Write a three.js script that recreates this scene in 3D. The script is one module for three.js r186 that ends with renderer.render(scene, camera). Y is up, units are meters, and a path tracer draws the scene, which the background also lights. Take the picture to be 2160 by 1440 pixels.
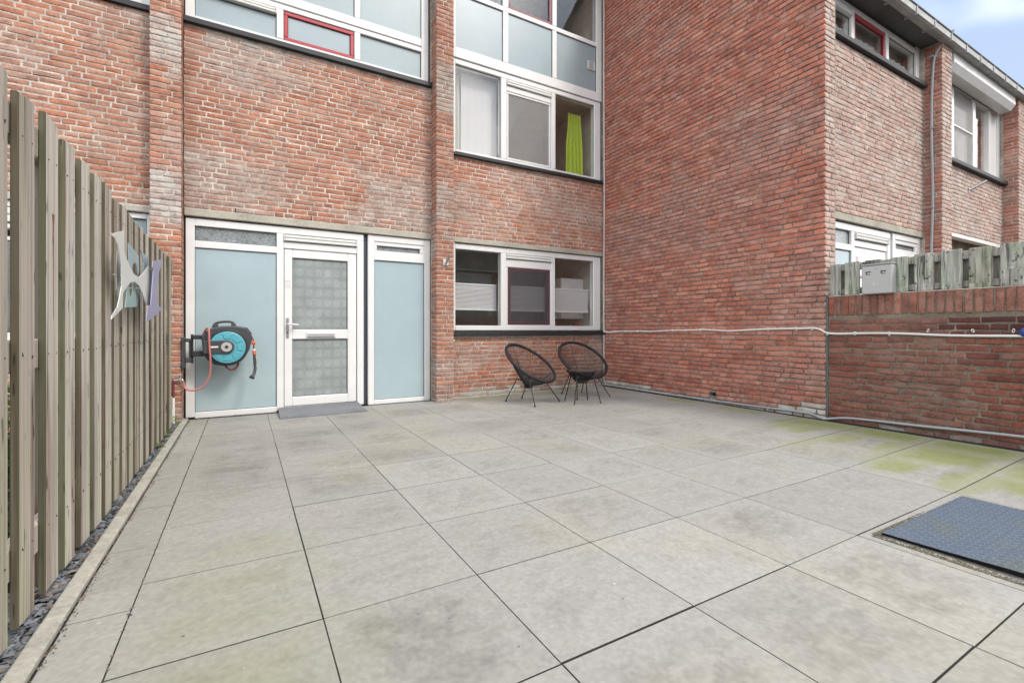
import * as THREE from 'three';
import { mergeGeometries } from 'three/addons/utils/BufferGeometryUtils.js';

// ---------------------------------------------------------------- camera, sky, sun, exposure
const scene = new THREE.Scene();
const camera = new THREE.PerspectiveCamera(2 * Math.atan(720 / 988.66) * 180 / Math.PI, 2160 / 1440, 0.05, 600);
camera.position.set(0, 1.02, 0);
camera.rotation.y = -0.519482;
camera.setViewOffset(2160, 1440, 0, 24.7, 2160, 1440);
camera.updateMatrixWorld(true);
camera.updateProjectionMatrix();

const renderer = new THREE.WebGLRenderer({ antialias: true });
renderer.toneMapping = THREE.LinearToneMapping;
renderer.toneMappingExposure = 2.4;
renderer.shadowMap.enabled = true;

const SUN = new THREE.Vector3(0.38, 0.74, 0.56).normalize();
const sun = new THREE.DirectionalLight(0xfff6ea, 0.85);
sun.position.copy(SUN).multiplyScalar(40);
sun.target.position.set(2, 0, -4);
sun.castShadow = true;
sun.shadow.radius = 24;
sun.shadow.mapSize.set(2048, 2048);
Object.assign(sun.shadow.camera, { left: -14, right: 14, top: 14, bottom: -14, near: 1, far: 90 });
scene.add(sun, sun.target);

// ---------------------------------------------------------------- random numbers and noise
function rng(seed) { let a = seed >>> 0; return () => { a = (a + 0x6D2B79F5) | 0; let t = Math.imul(a ^ (a >>> 15), 1 | a); t = (t + Math.imul(t ^ (t >>> 7), 61 | t)) ^ t; return ((t ^ (t >>> 14)) >>> 0) / 4294967296; }; }
const R = rng(20240611);
const rr = (a, b) => a + (b - a) * R();
const clamp = (v, a = 0, b = 1) => v < a ? a : v > b ? b : v;
const sstep = (a, b, v) => { const t = clamp((v - a) / (b - a)); return t * t * (3 - 2 * t); };
const mix = (a, b, t) => a + (b - a) * t;
function hash3(x, y, z) { let h = Math.imul(x, 374761393) ^ Math.imul(y, 668265263) ^ Math.imul(z, 2147483647 - 60493); h = Math.imul(h ^ (h >>> 13), 1274126177); return ((h ^ (h >>> 16)) >>> 0) / 4294967296; }
function vn(x, y, z = 0) {
  const xi = Math.floor(x), yi = Math.floor(y), zi = Math.floor(z);
  let fx = x - xi, fy = y - yi, fz = z - zi; fx = fx * fx * (3 - 2 * fx); fy = fy * fy * (3 - 2 * fy); fz = fz * fz * (3 - 2 * fz);
  const a = mix(mix(hash3(xi, yi, zi), hash3(xi + 1, yi, zi), fx), mix(hash3(xi, yi + 1, zi), hash3(xi + 1, yi + 1, zi), fx), fy);
  if (fz === 0) return a;
  return mix(a, mix(mix(hash3(xi, yi, zi + 1), hash3(xi + 1, yi, zi + 1), fx), mix(hash3(xi, yi + 1, zi + 1), hash3(xi + 1, yi + 1, zi + 1), fx), fy), fz);
}
function fbm(x, y, z = 0, o = 4) { let s = 0, a = 0.5, n = 0; for (let i = 0; i < o; i++) { s += a * vn(x, y, z); n += a; a *= 0.5; x = x * 2.03 + 17.1; y = y * 2.03 + 5.7; if (z) z = z * 2.03 + 3.3; } return s / n; }

// sky: blue air with soft broken cloud all the way round, thinner and brighter cloud towards the sun
{
  const W = 768, H = 384, d = new Float32Array(W * H * 4), v = new THREE.Vector3();
  for (let j = 0; j < H; j++) for (let i = 0; i < W; i++) {
    const el = ((j + 0.5) / H - 0.5) * Math.PI, az = ((i + 0.5) / W - 0.5) * 2 * Math.PI;
    v.set(Math.cos(el) * Math.cos(az), Math.sin(el), Math.cos(el) * Math.sin(az));
    const k = (j * W + i) * 4, up = Math.max(v.y, 0);
    const t = Math.pow(1 - up, 3);
    let r = mix(0.20, 0.35, t), g = mix(0.27, 0.39, t), b = mix(0.405, 0.44, t);
    const q = 1 / (up + 0.28), n = fbm(v.x * q * 1.5 + 49.721, v.z * q * 1.5 + 89.358, 0, 5);
    const c = sstep(0.40, 0.62, n + 0.10 * t);
    const thick = fbm(v.x * q * 2.6 + 31, v.z * q * 2.6 + 11, 0, 4);
    const s = Math.max(v.dot(SUN), 0), glow = 0.35 * Math.pow(s, 6) + 0.4 * Math.pow(s, 30);
    const w = (0.98 + 0.5 * (0.5 - thick) * 2 + glow) * mix(0.84, 1, sstep(0.0, 0.5, up));
    r = mix(r + 0.25 * glow, w, c); g = mix(g + 0.24 * glow, w * 1.0, c); b = mix(b + 0.2 * glow, w * 1.02, c);
    if (v.y < 0) { const f = sstep(0, -0.15, v.y); r = mix(r, 0.3, f); g = mix(g, 0.29, f); b = mix(b, 0.27, f); }
    d[k] = r; d[k + 1] = g; d[k + 2] = b; d[k + 3] = 1;
  }
  const sky = new THREE.DataTexture(d, W, H, THREE.RGBAFormat, THREE.FloatType);
  sky.mapping = THREE.EquirectangularReflectionMapping; sky.magFilter = sky.minFilter = THREE.LinearFilter; sky.colorSpace = THREE.LinearSRGBColorSpace; sky.needsUpdate = true;
  scene.background = sky; scene.environment = sky;
}

// ---------------------------------------------------------------- textures
function tex(w, h, fn, { srgb = true, size = [1, 1] } = {}) {
  const d = new Uint8Array(w * h * 4), o = [0, 0, 0];
  for (let j = 0; j < h; j++) for (let i = 0; i < w; i++) { fn(i / w, j / h, o); const k = (j * w + i) * 4; d[k] = clamp(o[0]) * 255; d[k + 1] = clamp(o[1]) * 255; d[k + 2] = clamp(o[2]) * 255; d[k + 3] = 255; }
  const t = new THREE.DataTexture(d, w, h); t.wrapS = t.wrapT = THREE.RepeatWrapping; t.magFilter = THREE.LinearFilter; t.minFilter = THREE.LinearMipmapLinearFilter; t.generateMipmaps = true;
  if (srgb) t.colorSpace = THREE.SRGBColorSpace; t.repeat.set(1 / size[0], 1 / size[1]); t.needsUpdate = true; return t;
}
const grey = (o, v) => { o[0] = o[1] = o[2] = v; };
// a noise that closes on itself over the texture
const loop = (u, v, f, z, o = 4) => { const s = sstep(0.8, 1, u), t = sstep(0.8, 1, v), n = (a, b) => fbm(a * f + z * 7.3, b * f + z * 3.1, 0, o); let p = n(u, v); if (s > 0) p = mix(p, n(u - 1, v), s); if (t > 0) { let q = n(u, v - 1); if (s > 0) q = mix(q, n(u - 1, v - 1), s); p = mix(p, q, t); } return p; };
const brickMap = tex(512, 512, (u, v, o) => { const n = loop(u, v, 60, 1, 3), m = loop(u, v, 14, 2, 3), p = loop(u, v, 110, 3, 2); let g = 0.80 + 0.22 * (n - 0.5) + 0.22 * (m - 0.5); if (p > 0.74) g -= 0.16; if (p < 0.24) g += 0.08; const w = sstep(0.46, 0.70, loop(u, v, 11, 4, 4)); o[0] = mix(g, 0.87, w * 0.6); o[1] = mix(g, 0.97, w * 0.62); o[2] = mix(g, 1.0, w * 0.64); }, { size: [1.1, 1.1] });
const brickBump = tex(512, 512, (u, v, o) => grey(o, 0.6 * loop(u, v, 70, 5, 3) + 0.4 * loop(u, v, 18, 6, 3)), { srgb: false, size: [1.1, 1.1] });
const mortarMap = tex(512, 512, (u, v, o) => { const n = loop(u, v, 90, 7, 3), m = loop(u, v, 8, 8, 4); grey(o, 0.78 + 0.3 * (n - 0.5) + 0.4 * (m - 0.5)); }, { size: [1.3, 1.3] });
const woodMap = tex(512, 1024, (u, v, o) => {
  const wob = 0.012 * fbm(u * 5, v * 4, 0, 3);
  let g = 0.80 + 0.30 * (loop(u + wob, v * 0.04, 90, 9, 3) - 0.5) + 0.16 * (loop(u, v * 0.15, 24, 10, 3) - 0.5);
  const crack = loop(u + wob, v * 0.035, 64, 11, 2); if (crack > 0.76) g -= 0.34 * sstep(0.76, 0.84, crack);
  const spot = loop(u, v * 0.45, 44, 12, 2); if (spot > 0.78) g -= 0.30 * sstep(0.78, 0.86, spot);
  const brown = sstep(0.52, 0.74, loop(u, v * 0.22, 10, 13, 4)), gr = sstep(0.58, 0.78, loop(u, v * 0.4, 5, 14, 4));
  o[0] = g - 0.13 * brown - 0.05 * gr; o[1] = g * 0.985 - 0.165 * brown - 0.015 * gr; o[2] = g * 0.965 - 0.18 * brown - 0.08 * gr;
}, { size: [0.6, 2.2] });
const greyWoodMap = tex(512, 512, (u, v, o) => {
  const wob = 0.03 * fbm(u * 4, v * 4, 0, 3);
  let g = 0.80 + 0.40 * (loop(u + wob, v * 0.07, 60, 51, 3) - 0.5) + 0.24 * (loop(u, v * 0.3, 18, 52, 3) - 0.5);
  const crack = loop(u + wob, v * 0.06, 40, 53, 2); if (crack > 0.70) g -= 0.34 * sstep(0.72, 0.82, crack);
  const spot = loop(u, v * 0.7, 26, 54, 3); if (spot > 0.70) g -= 0.34 * sstep(0.72, 0.82, spot);
  const gr = sstep(0.5, 0.72, loop(u, v, 6, 55, 4)); o[0] = g - 0.045 * gr; o[1] = g * 0.995 - 0.015 * gr; o[2] = g * 0.96 - 0.06 * gr;
}, { size: [0.7, 0.7] });
const woodBump = tex(512, 512, (u, v, o) => grey(o, loop(u, v * 0.06, 70, 15, 3)), { srgb: false, size: [0.6, 1.1] });
const concreteMap = tex(512, 512, (u, v, o) => { const n = loop(u, v, 80, 16, 3), m = loop(u, v, 6, 17, 4); const g = 0.82 + 0.16 * (n - 0.5) + 0.24 * (m - 0.5); o[0] = g; o[1] = g * 0.995; o[2] = g * 0.97; }, { size: [1.2, 1.2] });
const fineBump = tex(256, 256, (u, v, o) => grey(o, loop(u, v, 60, 18, 3)), { srgb: false, size: [0.5, 0.5] });
const smudgeRough = tex(256, 256, (u, v, o) => grey(o, 0.55 + 0.5 * (loop(u, v, 7, 19, 4) - 0.5)), { srgb: false, size: [1.3, 1.3] });
const paintMap = tex(256, 256, (u, v, o) => { const g = 0.97 + 0.05 * (loop(u, v, 5, 20, 4) - 0.5) + 0.02 * (loop(u, v, 60, 21, 2) - 0.5); o[0] = g; o[1] = g; o[2] = g * 0.99; }, { size: [0.9, 0.9] });

// ---------------------------------------------------------------- materials
const lin = (r, g, b) => new THREE.Color().setRGB(r, g, b);
const std = (c, o = {}) => new THREE.MeshStandardMaterial({ color: c, roughness: 0.8, ...o });
const phy = (c, o = {}) => new THREE.MeshPhysicalMaterial({ color: c, roughness: 0.6, ...o });
const M = {
  brick: std(0xffffff, { vertexColors: true, map: brickMap, bumpMap: brickBump, bumpScale: 0.003, roughness: 0.92 }),
  mortarLight: std(lin(0.86, 0.77, 0.66), { map: mortarMap, bumpMap: brickBump, bumpScale: 0.003, roughness: 0.95 }),
  mortarGrey: std(lin(0.48, 0.42, 0.355), { map: mortarMap, bumpMap: brickBump, bumpScale: 0.004, roughness: 0.95 }),
  mortarMossy: std(lin(0.34, 0.29, 0.22), { map: mortarMap, bumpMap: brickBump, bumpScale: 0.004, roughness: 0.95 }),
  frame: phy(lin(0.82, 0.82, 0.82), { map: paintMap, roughness: 0.38, roughnessMap: smudgeRough }),
  frameAged: phy(lin(0.74, 0.74, 0.72), { map: paintMap, roughness: 0.5 }),
  seal: std(lin(0.03, 0.03, 0.035), { roughness: 0.7 }),
  bluePanel: phy(lin(0.41, 0.52, 0.565), { map: paintMap, roughness: 0.32, roughnessMap: smudgeRough, clearcoat: 0.6, clearcoatRoughness: 0.12 }),
  skyPanel: phy(lin(0.31, 0.385, 0.42), { map: paintMap, roughness: 0.3, clearcoat: 0.6, clearcoatRoughness: 0.08 }),
  redPaint: phy(lin(0.42, 0.035, 0.05), { roughness: 0.35, map: paintMap }),
  plumPaint: phy(lin(0.16, 0.03, 0.05), { roughness: 0.4 }),
  glass: phy(0xffffff, { transmission: 1, thickness: 0, roughness: 0.0, ior: 1.62 }),
  screen: std(lin(0.10, 0.10, 0.11), { transparent: true, opacity: 0.28, roughness: 0.9 }),
  screenPale: std(lin(0.42, 0.41, 0.40), { transparent: true, opacity: 0.36, roughness: 0.9 }),
  slate: phy(lin(0.035, 0.035, 0.042), { roughness: 0.5, map: concreteMap }),
  concrete: std(lin(0.66, 0.63, 0.555), { map: concreteMap, bumpMap: fineBump, bumpScale: 0.002, roughness: 0.92 }),
  kerb: std(lin(0.60, 0.585, 0.53), { map: concreteMap, bumpMap: fineBump, bumpScale: 0.002, roughness: 0.9 }),
  whiteLintel: std(lin(0.72, 0.70, 0.66), { map: concreteMap, bumpMap: fineBump, bumpScale: 0.003, roughness: 0.8 }),
  darkPost: phy(lin(0.055, 0.065, 0.085), { roughness: 0.5 }),
  steel: std(lin(0.55, 0.55, 0.55), { metalness: 0.9, roughness: 0.35 }),
  zinc: std(lin(0.66, 0.67, 0.67), { metalness: 0.2, roughness: 0.5, map: concreteMap }),
  whitePvc: phy(lin(0.72, 0.71, 0.68), { roughness: 0.45 }),
  greyPvc: phy(lin(0.36, 0.38, 0.40), { roughness: 0.45 }),
  palePvc: phy(lin(0.55, 0.55, 0.53), { roughness: 0.5 }),
  soffit: std(lin(0.19, 0.195, 0.20), { map: concreteMap, roughness: 0.8 }),
  roofTile: std(lin(0.045, 0.04, 0.038), { map: mortarMap, roughness: 0.8 }),
  room: std(lin(0.80, 0.80, 0.75), { map: concreteMap, roughness: 0.9 }),
  roomFloor: std(lin(0.12, 0.09, 0.06), { roughness: 0.6 }),
  blind: phy(lin(0.78, 0.79, 0.80), { roughness: 0.9, transmission: 0.35, thickness: 0 }),
  black: std(lin(0.010, 0.010, 0.013), { roughness: 0.7 }),
  blackMetal: std(lin(0.022, 0.023, 0.026), { roughness: 0.4 }),
  charcoal: phy(lin(0.055, 0.058, 0.065), { roughness: 0.45 }),
  charcoalDark: phy(lin(0.028, 0.03, 0.035), { roughness: 0.5 }),
  turquoise: phy(lin(0.10, 0.37, 0.45), { roughness: 0.4 }),
  hubGrey: phy(lin(0.42, 0.41, 0.40), { roughness: 0.5 }),
  orange: phy(lin(0.72, 0.12, 0.03), { roughness: 0.45 }),
  hose: phy(lin(0.50, 0.17, 0.15), { roughness: 0.5 }),
  hoseDark: phy(lin(0.14, 0.02, 0.025), { roughness: 0.5 }),
  soil: std(lin(0.06, 0.045, 0.032), { map: mortarMap, roughness: 1 }),
  bed: std(lin(0.028, 0.026, 0.022), { map: mortarMap, roughness: 1 }),
  rust: std(lin(0.42, 0.20, 0.10), { roughness: 0.95, map: mortarMap }),
  mud: std(lin(0.17, 0.14, 0.09), { map: mortarMap, roughness: 1 }),
};
const woodTints = [[0.68, 0.63, 0.56], [0.76, 0.725, 0.655], [0.61, 0.56, 0.49], [0.80, 0.775, 0.71], [0.63, 0.595, 0.52]].map(c => std(lin(...c), { vertexColors: true, map: woodMap, bumpMap: woodBump, bumpScale: 0.002, roughness: 0.9 }));
const greyWoodTints = [[0.58, 0.585, 0.56], [0.36, 0.355, 0.335], [0.60, 0.625, 0.585], [0.50, 0.49, 0.45]].map(c => std(lin(...c), { map: greyWoodMap, bumpMap: woodBump, bumpScale: 0.002, roughness: 0.9 }));
const pick = a => a[Math.floor(R() * a.length) % a.length];

// ---------------------------------------------------------------- geometry helpers
// polygons (arrays of [x,y,z], convex, any winding towards the outside) -> flat shaded geometry with uv in metres
function polys(list, uvOff = [0, 0]) {
  const P = [], N = [], U = [];
  for (const q of list) {
    const ax = q[1][0] - q[0][0], ay = q[1][1] - q[0][1], az = q[1][2] - q[0][2], n2 = q.length - 1;
    const bx = q[n2][0] - q[0][0], by = q[n2][1] - q[0][1], bz = q[n2][2] - q[0][2];
    let nx = ay * bz - az * by, ny = az * bx - ax * bz, nz = ax * by - ay * bx; const l = Math.hypot(nx, ny, nz) || 1; nx /= l; ny /= l; nz /= l;
    const A = Math.abs(nx), B = Math.abs(ny), C = Math.abs(nz);
    for (let i = 1; i < n2; i++) for (const p of [q[0], q[i], q[i + 1]]) {
      P.push(...p); N.push(nx, ny, nz);
      if (A >= B && A >= C) U.push(p[2] + uvOff[0], p[1] + uvOff[1]); else if (C >= B) U.push(p[0] + uvOff[0], p[1] + uvOff[1]); else U.push(p[0] + uvOff[0], p[2] + uvOff[1]);
    }
  }
  const g = new THREE.BufferGeometry();
  g.setAttribute('position', new THREE.Float32BufferAttribute(P, 3)); g.setAttribute('normal', new THREE.Float32BufferAttribute(N, 3)); g.setAttribute('uv', new THREE.Float32BufferAttribute(U, 2));
  return g;
}
function box(x0, x1, y0, y1, z0, z1, b = 0.004, uvOff) {
  if (x0 > x1) [x0, x1] = [x1, x0]; if (y0 > y1) [y0, y1] = [y1, y0]; if (z0 > z1) [z0, z1] = [z1, z0];
  b = Math.min(b, (x1 - x0) * 0.3, (y1 - y0) * 0.3, (z1 - z0) * 0.3);
  const X = [x0, x1], Y = [y0, y1], Z = [z0, z1], s = [1, -1], L = [];
  // corner (i,j,k), inset on the two axes that are not 'a'
  const c = (i, j, k, a) => [X[i] + (a === 0 ? 0 : s[i] * b), Y[j] + (a === 1 ? 0 : s[j] * b), Z[k] + (a === 2 ? 0 : s[k] * b)];
  const put = (q, n) => { const ux = q[1][0] - q[0][0], uy = q[1][1] - q[0][1], uz = q[1][2] - q[0][2], m = q.length - 1, vx = q[m][0] - q[0][0], vy = q[m][1] - q[0][1], vz = q[m][2] - q[0][2]; const d = (uy * vz - uz * vy) * n[0] + (uz * vx - ux * vz) * n[1] + (ux * vy - uy * vx) * n[2]; L.push(d < 0 ? q.slice().reverse() : q); };
  for (const i of [0, 1]) {
    const g = i ? 1 : -1;
    put([c(i, 0, 0, 0), c(i, 1, 0, 0), c(i, 1, 1, 0), c(i, 0, 1, 0)], [g, 0, 0]);
    put([c(0, i, 0, 1), c(1, i, 0, 1), c(1, i, 1, 1), c(0, i, 1, 1)], [0, g, 0]);
    put([c(0, 0, i, 2), c(1, 0, i, 2), c(1, 1, i, 2), c(0, 1, i, 2)], [0, 0, g]);
  }
  if (b > 0) for (const i of [0, 1]) for (const j of [0, 1]) {
    const g = i ? 1 : -1, h = j ? 1 : -1;
    put([c(i, j, 0, 0), c(i, j, 1, 0), c(i, j, 1, 1), c(i, j, 0, 1)], [g, h, 0]);
    put([c(i, 0, j, 0), c(i, 1, j, 0), c(i, 1, j, 2), c(i, 0, j, 2)], [g, 0, h]);
    put([c(0, i, j, 1), c(1, i, j, 1), c(1, i, j, 2), c(0, i, j, 2)], [0, g, h]);
    for (const k of [0, 1]) put([c(i, j, k, 0), c(i, j, k, 1), c(i, j, k, 2)], [g, h, k ? 1 : -1]);
  }
  return polys(L, uvOff);
}
const V3 = p => new THREE.Vector3(...p);
function clean(g) { g = g.index ? g.toNonIndexed() : g; for (const k of Object.keys(g.attributes)) if (!['position', 'normal', 'uv'].includes(k)) g.deleteAttribute(k); return g; }
function tube(pts, r, seg = 24, rad = 8, closed = false) { return clean(new THREE.TubeGeometry(new THREE.CatmullRomCurve3(pts.map(V3), closed, 'centripetal'), seg, r, rad, closed)); }
function rod(a, b, r0, r1 = r0, rad = 8) { const A = V3(a), B = V3(b), d = B.clone().sub(A), g = new THREE.CylinderGeometry(r1, r0, d.length(), rad); g.translate(0, d.length() / 2, 0); g.applyQuaternion(new THREE.Quaternion().setFromUnitVectors(new THREE.Vector3(0, 1, 0), d.normalize())); g.translate(...a); return clean(g); }
function shape2(pts, holes = []) { const s = new THREE.Shape(pts.map(p => new THREE.Vector2(...p))); for (const h of holes) s.holes.push(new THREE.Path(h.map(p => new THREE.Vector2(...p)))); return s; }
function extrude(s, depth, bevel = 0, seg = 1, curve = 8) { return clean(new THREE.ExtrudeGeometry(s, { depth, bevelEnabled: bevel > 0, bevelThickness: bevel, bevelSize: bevel, bevelOffset: -bevel, bevelSegments: seg, curveSegments: curve, steps: 1 })); }
const merge = l => mergeGeometries(l.map(clean));
const rect = (x0, x1, y0, y1) => [[x0, y0], [x1, y0], [x1, y1], [x0, y1]];

// ---------------------------------------------------------------- things, parts, setting
const taken = new Map(), bases = new WeakMap();
function numbered(n) { const k = taken.get(n) || 0; taken.set(n, k + 1); return k ? `${n}_${String(k).padStart(3, '0')}` : n; }
function thing(name, label, category, base = [0, 0, 0], group) {
  const o = new THREE.Group(); o.name = numbered(name); o.position.set(...base); bases.set(o, base); o.userData = { label, category }; if (group) o.userData.group = group; scene.add(o); return o;
}
function mesh(name, g, m) { const o = new THREE.Mesh(g, m); o.name = name; o.castShadow = o.receiveShadow = true; return o; }
// geometry is given in world coordinates (or in the thing's own when local)
function part(parent, name, g, m, local = false) { const b = bases.get(parent); g = Array.isArray(g) ? merge(g) : g; if (m.vertexColors && !g.attributes.color) g.setAttribute('color', new THREE.BufferAttribute(new Float32Array(g.attributes.position.count * 3).fill(1), 3)); if (!local && (b[0] || b[1] || b[2])) { g = g.clone(); g.translate(-b[0], -b[1], -b[2]); } const o = mesh(name, g, m); bases.set(o, local ? [0, 0, 0] : b); parent.add(o); return o; }
function single(name, g, m, label, category, group) { g = Array.isArray(g) ? merge(g) : g; g.computeBoundingBox(); const bb = g.boundingBox, b = [(bb.min.x + bb.max.x) / 2, bb.min.y, (bb.min.z + bb.max.z) / 2]; g.translate(-b[0], -b[1], -b[2]); const o = mesh(numbered(name), g, m); o.position.set(...b); o.userData = { label, category }; if (group) o.userData.group = group; scene.add(o); return o; }
function struct(name, g, m) { const o = mesh(numbered(name), Array.isArray(g) ? merge(g) : g, m); o.userData = { kind: 'structure', label: name.replace(/_/g, ' ') }; scene.add(o); return o; }
function stuff(name, g, m, label) { const o = mesh(numbered(name), Array.isArray(g) ? merge(g) : g, m); o.userData = { kind: 'stuff', label }; scene.add(o); return o; }

// ---------------------------------------------------------------- brickwork
const BRICKS = [];
// a wall plane: point(u, v, d) -> world; u along, v up, d out of the wall
const planeZ = (z, s = 1) => (u, v, d) => [u, v, z + s * d];        // facing +z
const planeX = (x, s) => (u, v, d) => [x + s * d, v, u];             // facing -x (s = -1) or +x
function brickGeo(pt, u0, u1, v0, v1, proud, depth, col, rough = 1) {
  const j = () => (R() - 0.5) * 0.005 * rough, um = (u0 + u1) / 2, vm = (v0 + v1) / 2, c = 0.005;
  const ring = [[u0, v0], [um, v0], [u1, v0], [u1, vm], [u1, v1], [um, v1], [u0, v1], [u0, vm]].map(([u, v]) => [u + j(), v + j()]);
  const tilt = (R() - 0.5) * 0.003 * rough, lean = (R() - 0.5) * 0.003 * rough, P = [], C = [], U = [], I = [];
  const uo = 0, add = (u, v, d, f) => { P.push(...pt(u, v, d)); U.push(u + uo, v); const k = f * (0.96 + 0.08 * R()); C.push(col[0] * k, col[1] * k, col[2] * k); return P.length / 3 - 1; };
  const dd = (u, v) => proud + tilt * Math.sign(u - um) + lean * Math.sign(v - vm);
  const mid = add(um, vm, proud + (R() - 0.5) * 0.002, 1);
  const A = ring.map(([u, v]) => add(u + Math.sign(um - u) * c, v + Math.sign(vm - v) * c, dd(u, v) + (R() - 0.5) * 0.0015 * rough, 1));
  const B = ring.map(([u, v]) => add(u, v, dd(u, v) - 0.004, 0.98));
  const D = ring.map(([u, v]) => add(u, v, -depth, 0.98));
  for (let i = 0; i < 8; i++) { const k = (i + 1) % 8; I.push(mid, A[i], A[k], A[i], B[i], B[k], A[i], B[k], A[k], B[i], D[i], D[k], B[i], D[k], B[k]); }
  const g = new THREE.BufferGeometry(); g.setAttribute('position', new THREE.Float32BufferAttribute(P, 3)); g.setAttribute('uv', new THREE.Float32BufferAttribute(U, 2)); g.setAttribute('color', new THREE.Float32BufferAttribute(C, 3)); g.setIndex(I);
  const a = pt(0, 0, 0), b = pt(1, 0, 0), e = pt(0, 1, 0), n = pt(0, 0, 1); // flip when the plane is mirrored
  const det = new THREE.Vector3(b[0] - a[0], b[1] - a[1], b[2] - a[2]).cross(new THREE.Vector3(e[0] - a[0], e[1] - a[1], e[2] - a[2])).dot(new THREE.Vector3(n[0] - a[0], n[1] - a[1], n[2] - a[2]));
  if (det < 0) for (let i = 0; i < I.length; i += 3) { const t = I[i + 1]; I[i + 1] = I[i + 2]; I[i + 2] = t; }
  g.setIndex(I); return g;
}
const _v = new THREE.Vector3();
function onScreen(p) { _v.set(...p).applyMatrix4(camera.matrixWorldInverse); const z = -_v.z; if (z < 0.2) return null; const x = 1080 + 988.66 * _v.x / z, y = 695.3 - 988.66 * _v.y / z; return [x, y, z]; }
// lay courses in wild bond over u0..u1, v0..v1 leaving the openings free
function lay(out, pt, { u0, u1, v0, v1, holes = [], top = null, course = 0.0625, joint = 0.011, proud = 0.005, depth = 0.02, color, rough = 1, len = 0.21, endsFlush = true, seed = 1 }) {
  const r = rng(seed * 7919 + 13); let prev = [];
  const n = Math.round((v1 - v0) / course);
  for (let k = 0; k < n; k++) {
    let a = v0 + k * course + joint / 2, b = a + course - joint; if (b > v1 + 0.01) break;
    let spans = [[u0, u1]];
    for (const [h0, h1, g0, g1] of holes) if (b > g0 + 0.012 && a < g1 - 0.012) spans = spans.flatMap(([s, e]) => e <= h0 || s >= h1 ? [[s, e]] : [[s, h0], [h1, e]].filter(([p, q]) => q - p > 0.025));
    if (top) spans = spans.map(([s, e]) => top(s, e, b)).filter(Boolean);
    const joints = [];
    for (const [s, e] of spans) {
      let u = s, first = true;
      while (e - u > 0.03) {
        let L = first ? (r() < 0.5 ? len / 2 : len) * (0.5 + 0.5 * r()) + 0.05 : (r() < 0.36 ? len / 2 - 0.005 : len) + (r() - 0.5) * 0.012;
        for (let t = 0; t < 3 && prev.some(q => Math.abs(q - (u + L + joint / 2)) < 0.03); t++) L += 0.022;
        if (e - (u + L + joint) < 0.055) L = e - u; 
        const w = Math.min(L, e - u), x0 = u, x1 = u + w;
        const col = color((x0 + x1) / 2, (a + b) / 2, r);
        if (col) out.push({ pt, u0: x0 + (first ? 0.001 : 0), u1: x1 - 0.001, v0: a + (r() - 0.5) * 0.002, v1: b + (r() - 0.5) * 0.002, proud: proud + (r() - 0.5) * 0.004 * rough, depth, col, rough });
        joints.push(x1 + joint / 2); u = x1 + joint; first = false;
      }
    }
    prev = joints;
  }
}
// the bricks that show largest become parts of their own, the rest one joined part
function hang(parent, list, limit = 300) {
  for (const b of list) {
    const p = b.pt((b.u0 + b.u1) / 2, (b.v0 + b.v1) / 2, 0), s = onScreen(p); b.area = 0;
    if (s && s[0] > -20 && s[0] < 2180 && s[1] > -20 && s[1] < 1460) { const n = b.pt(0, 0, 1), o = b.pt(0, 0, 0), d = [p[0] - camera.position.x, p[1] - camera.position.y, p[2] - camera.position.z], l = Math.hypot(...d); const f = Math.abs(((n[0] - o[0]) * d[0] + (n[1] - o[1]) * d[1] + (n[2] - o[2]) * d[2]) / l); b.area = f * (b.u1 - b.u0) * (b.v1 - b.v0) / (s[2] * s[2]); }
  }
  list.sort((a, b) => b.area - a.area); const rest = [];
  list.forEach((b, i) => { const g = brickGeo(b.pt, b.u0, b.u1, b.v0, b.v1, b.proud, b.depth, b.col, b.rough); g.computeVertexNormals(); if (i < limit && b.area > 0) part(parent, 'brick', g, M.brick); else rest.push(g); });
  if (rest.length) { const o = part(parent, 'brickwork', mergeGeometries(rest), M.brick); o.userData.kind = 'stuff'; }
}
// brick colours: a few fired tones, paler where lime has bloomed
const tones = (set, pale, freq, amount, seed) => (u, v, r) => {
  const t = set[Math.floor(r() * set.length)], k = 0.90 + 0.2 * r(); let c = [t[0] * k, t[1] * k, t[2] * k];
  const w = clamp(sstep(0.45, 0.68, fbm(u * freq + seed, v * freq * 1.3 + seed * 2, 0, 3)) * amount + (r() < 0.16 ? 0.30 * r() : 0));
  return c.map((x, i) => mix(x, pale[i], w));
};
const PALE = [0.58, 0.44, 0.37], LIME = [0.66, 0.60, 0.52];
const frontTones = [[0.62, 0.255, 0.155], [0.66, 0.290, 0.185], [0.59, 0.240, 0.150], [0.63, 0.31, 0.21], [0.57, 0.255, 0.175]];
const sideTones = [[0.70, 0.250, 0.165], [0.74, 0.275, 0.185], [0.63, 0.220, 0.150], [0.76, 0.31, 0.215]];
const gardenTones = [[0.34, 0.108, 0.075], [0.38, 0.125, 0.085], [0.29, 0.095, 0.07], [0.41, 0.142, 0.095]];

// ---------------------------------------------------------------- ground
const FZ = -6.44;                 // face of the brick front
const WX = 5.55;                  // face of the tall side wall
const gy = x => 0.035 * sstep(3.4, 5.4, x);
struct('ground', [box(-120, 120, -0.5, -0.06, -120, 120, 0)], M.soil);
struct('patio_bed', [polys([...Array.from({ length: 31 }, (_, k) => { const a = -0.62 + k * 0.2, b = a + 0.2; return [[a, gy(a) - 0.0015, 3.4], [b, gy(b) - 0.0015, 3.4], [b, gy(b) - 0.0015, FZ], [a, gy(a) - 0.0015, FZ]]; })])], M.bed);

const TX = i => -0.3577 + 0.6005 * i, TZ = j => -1.769 - 0.5997 * j;
const joinX = [-0.54]; for (let i = 0; i <= 9; i++) joinX.push(TX(i)); joinX.push(5.45);
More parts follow.
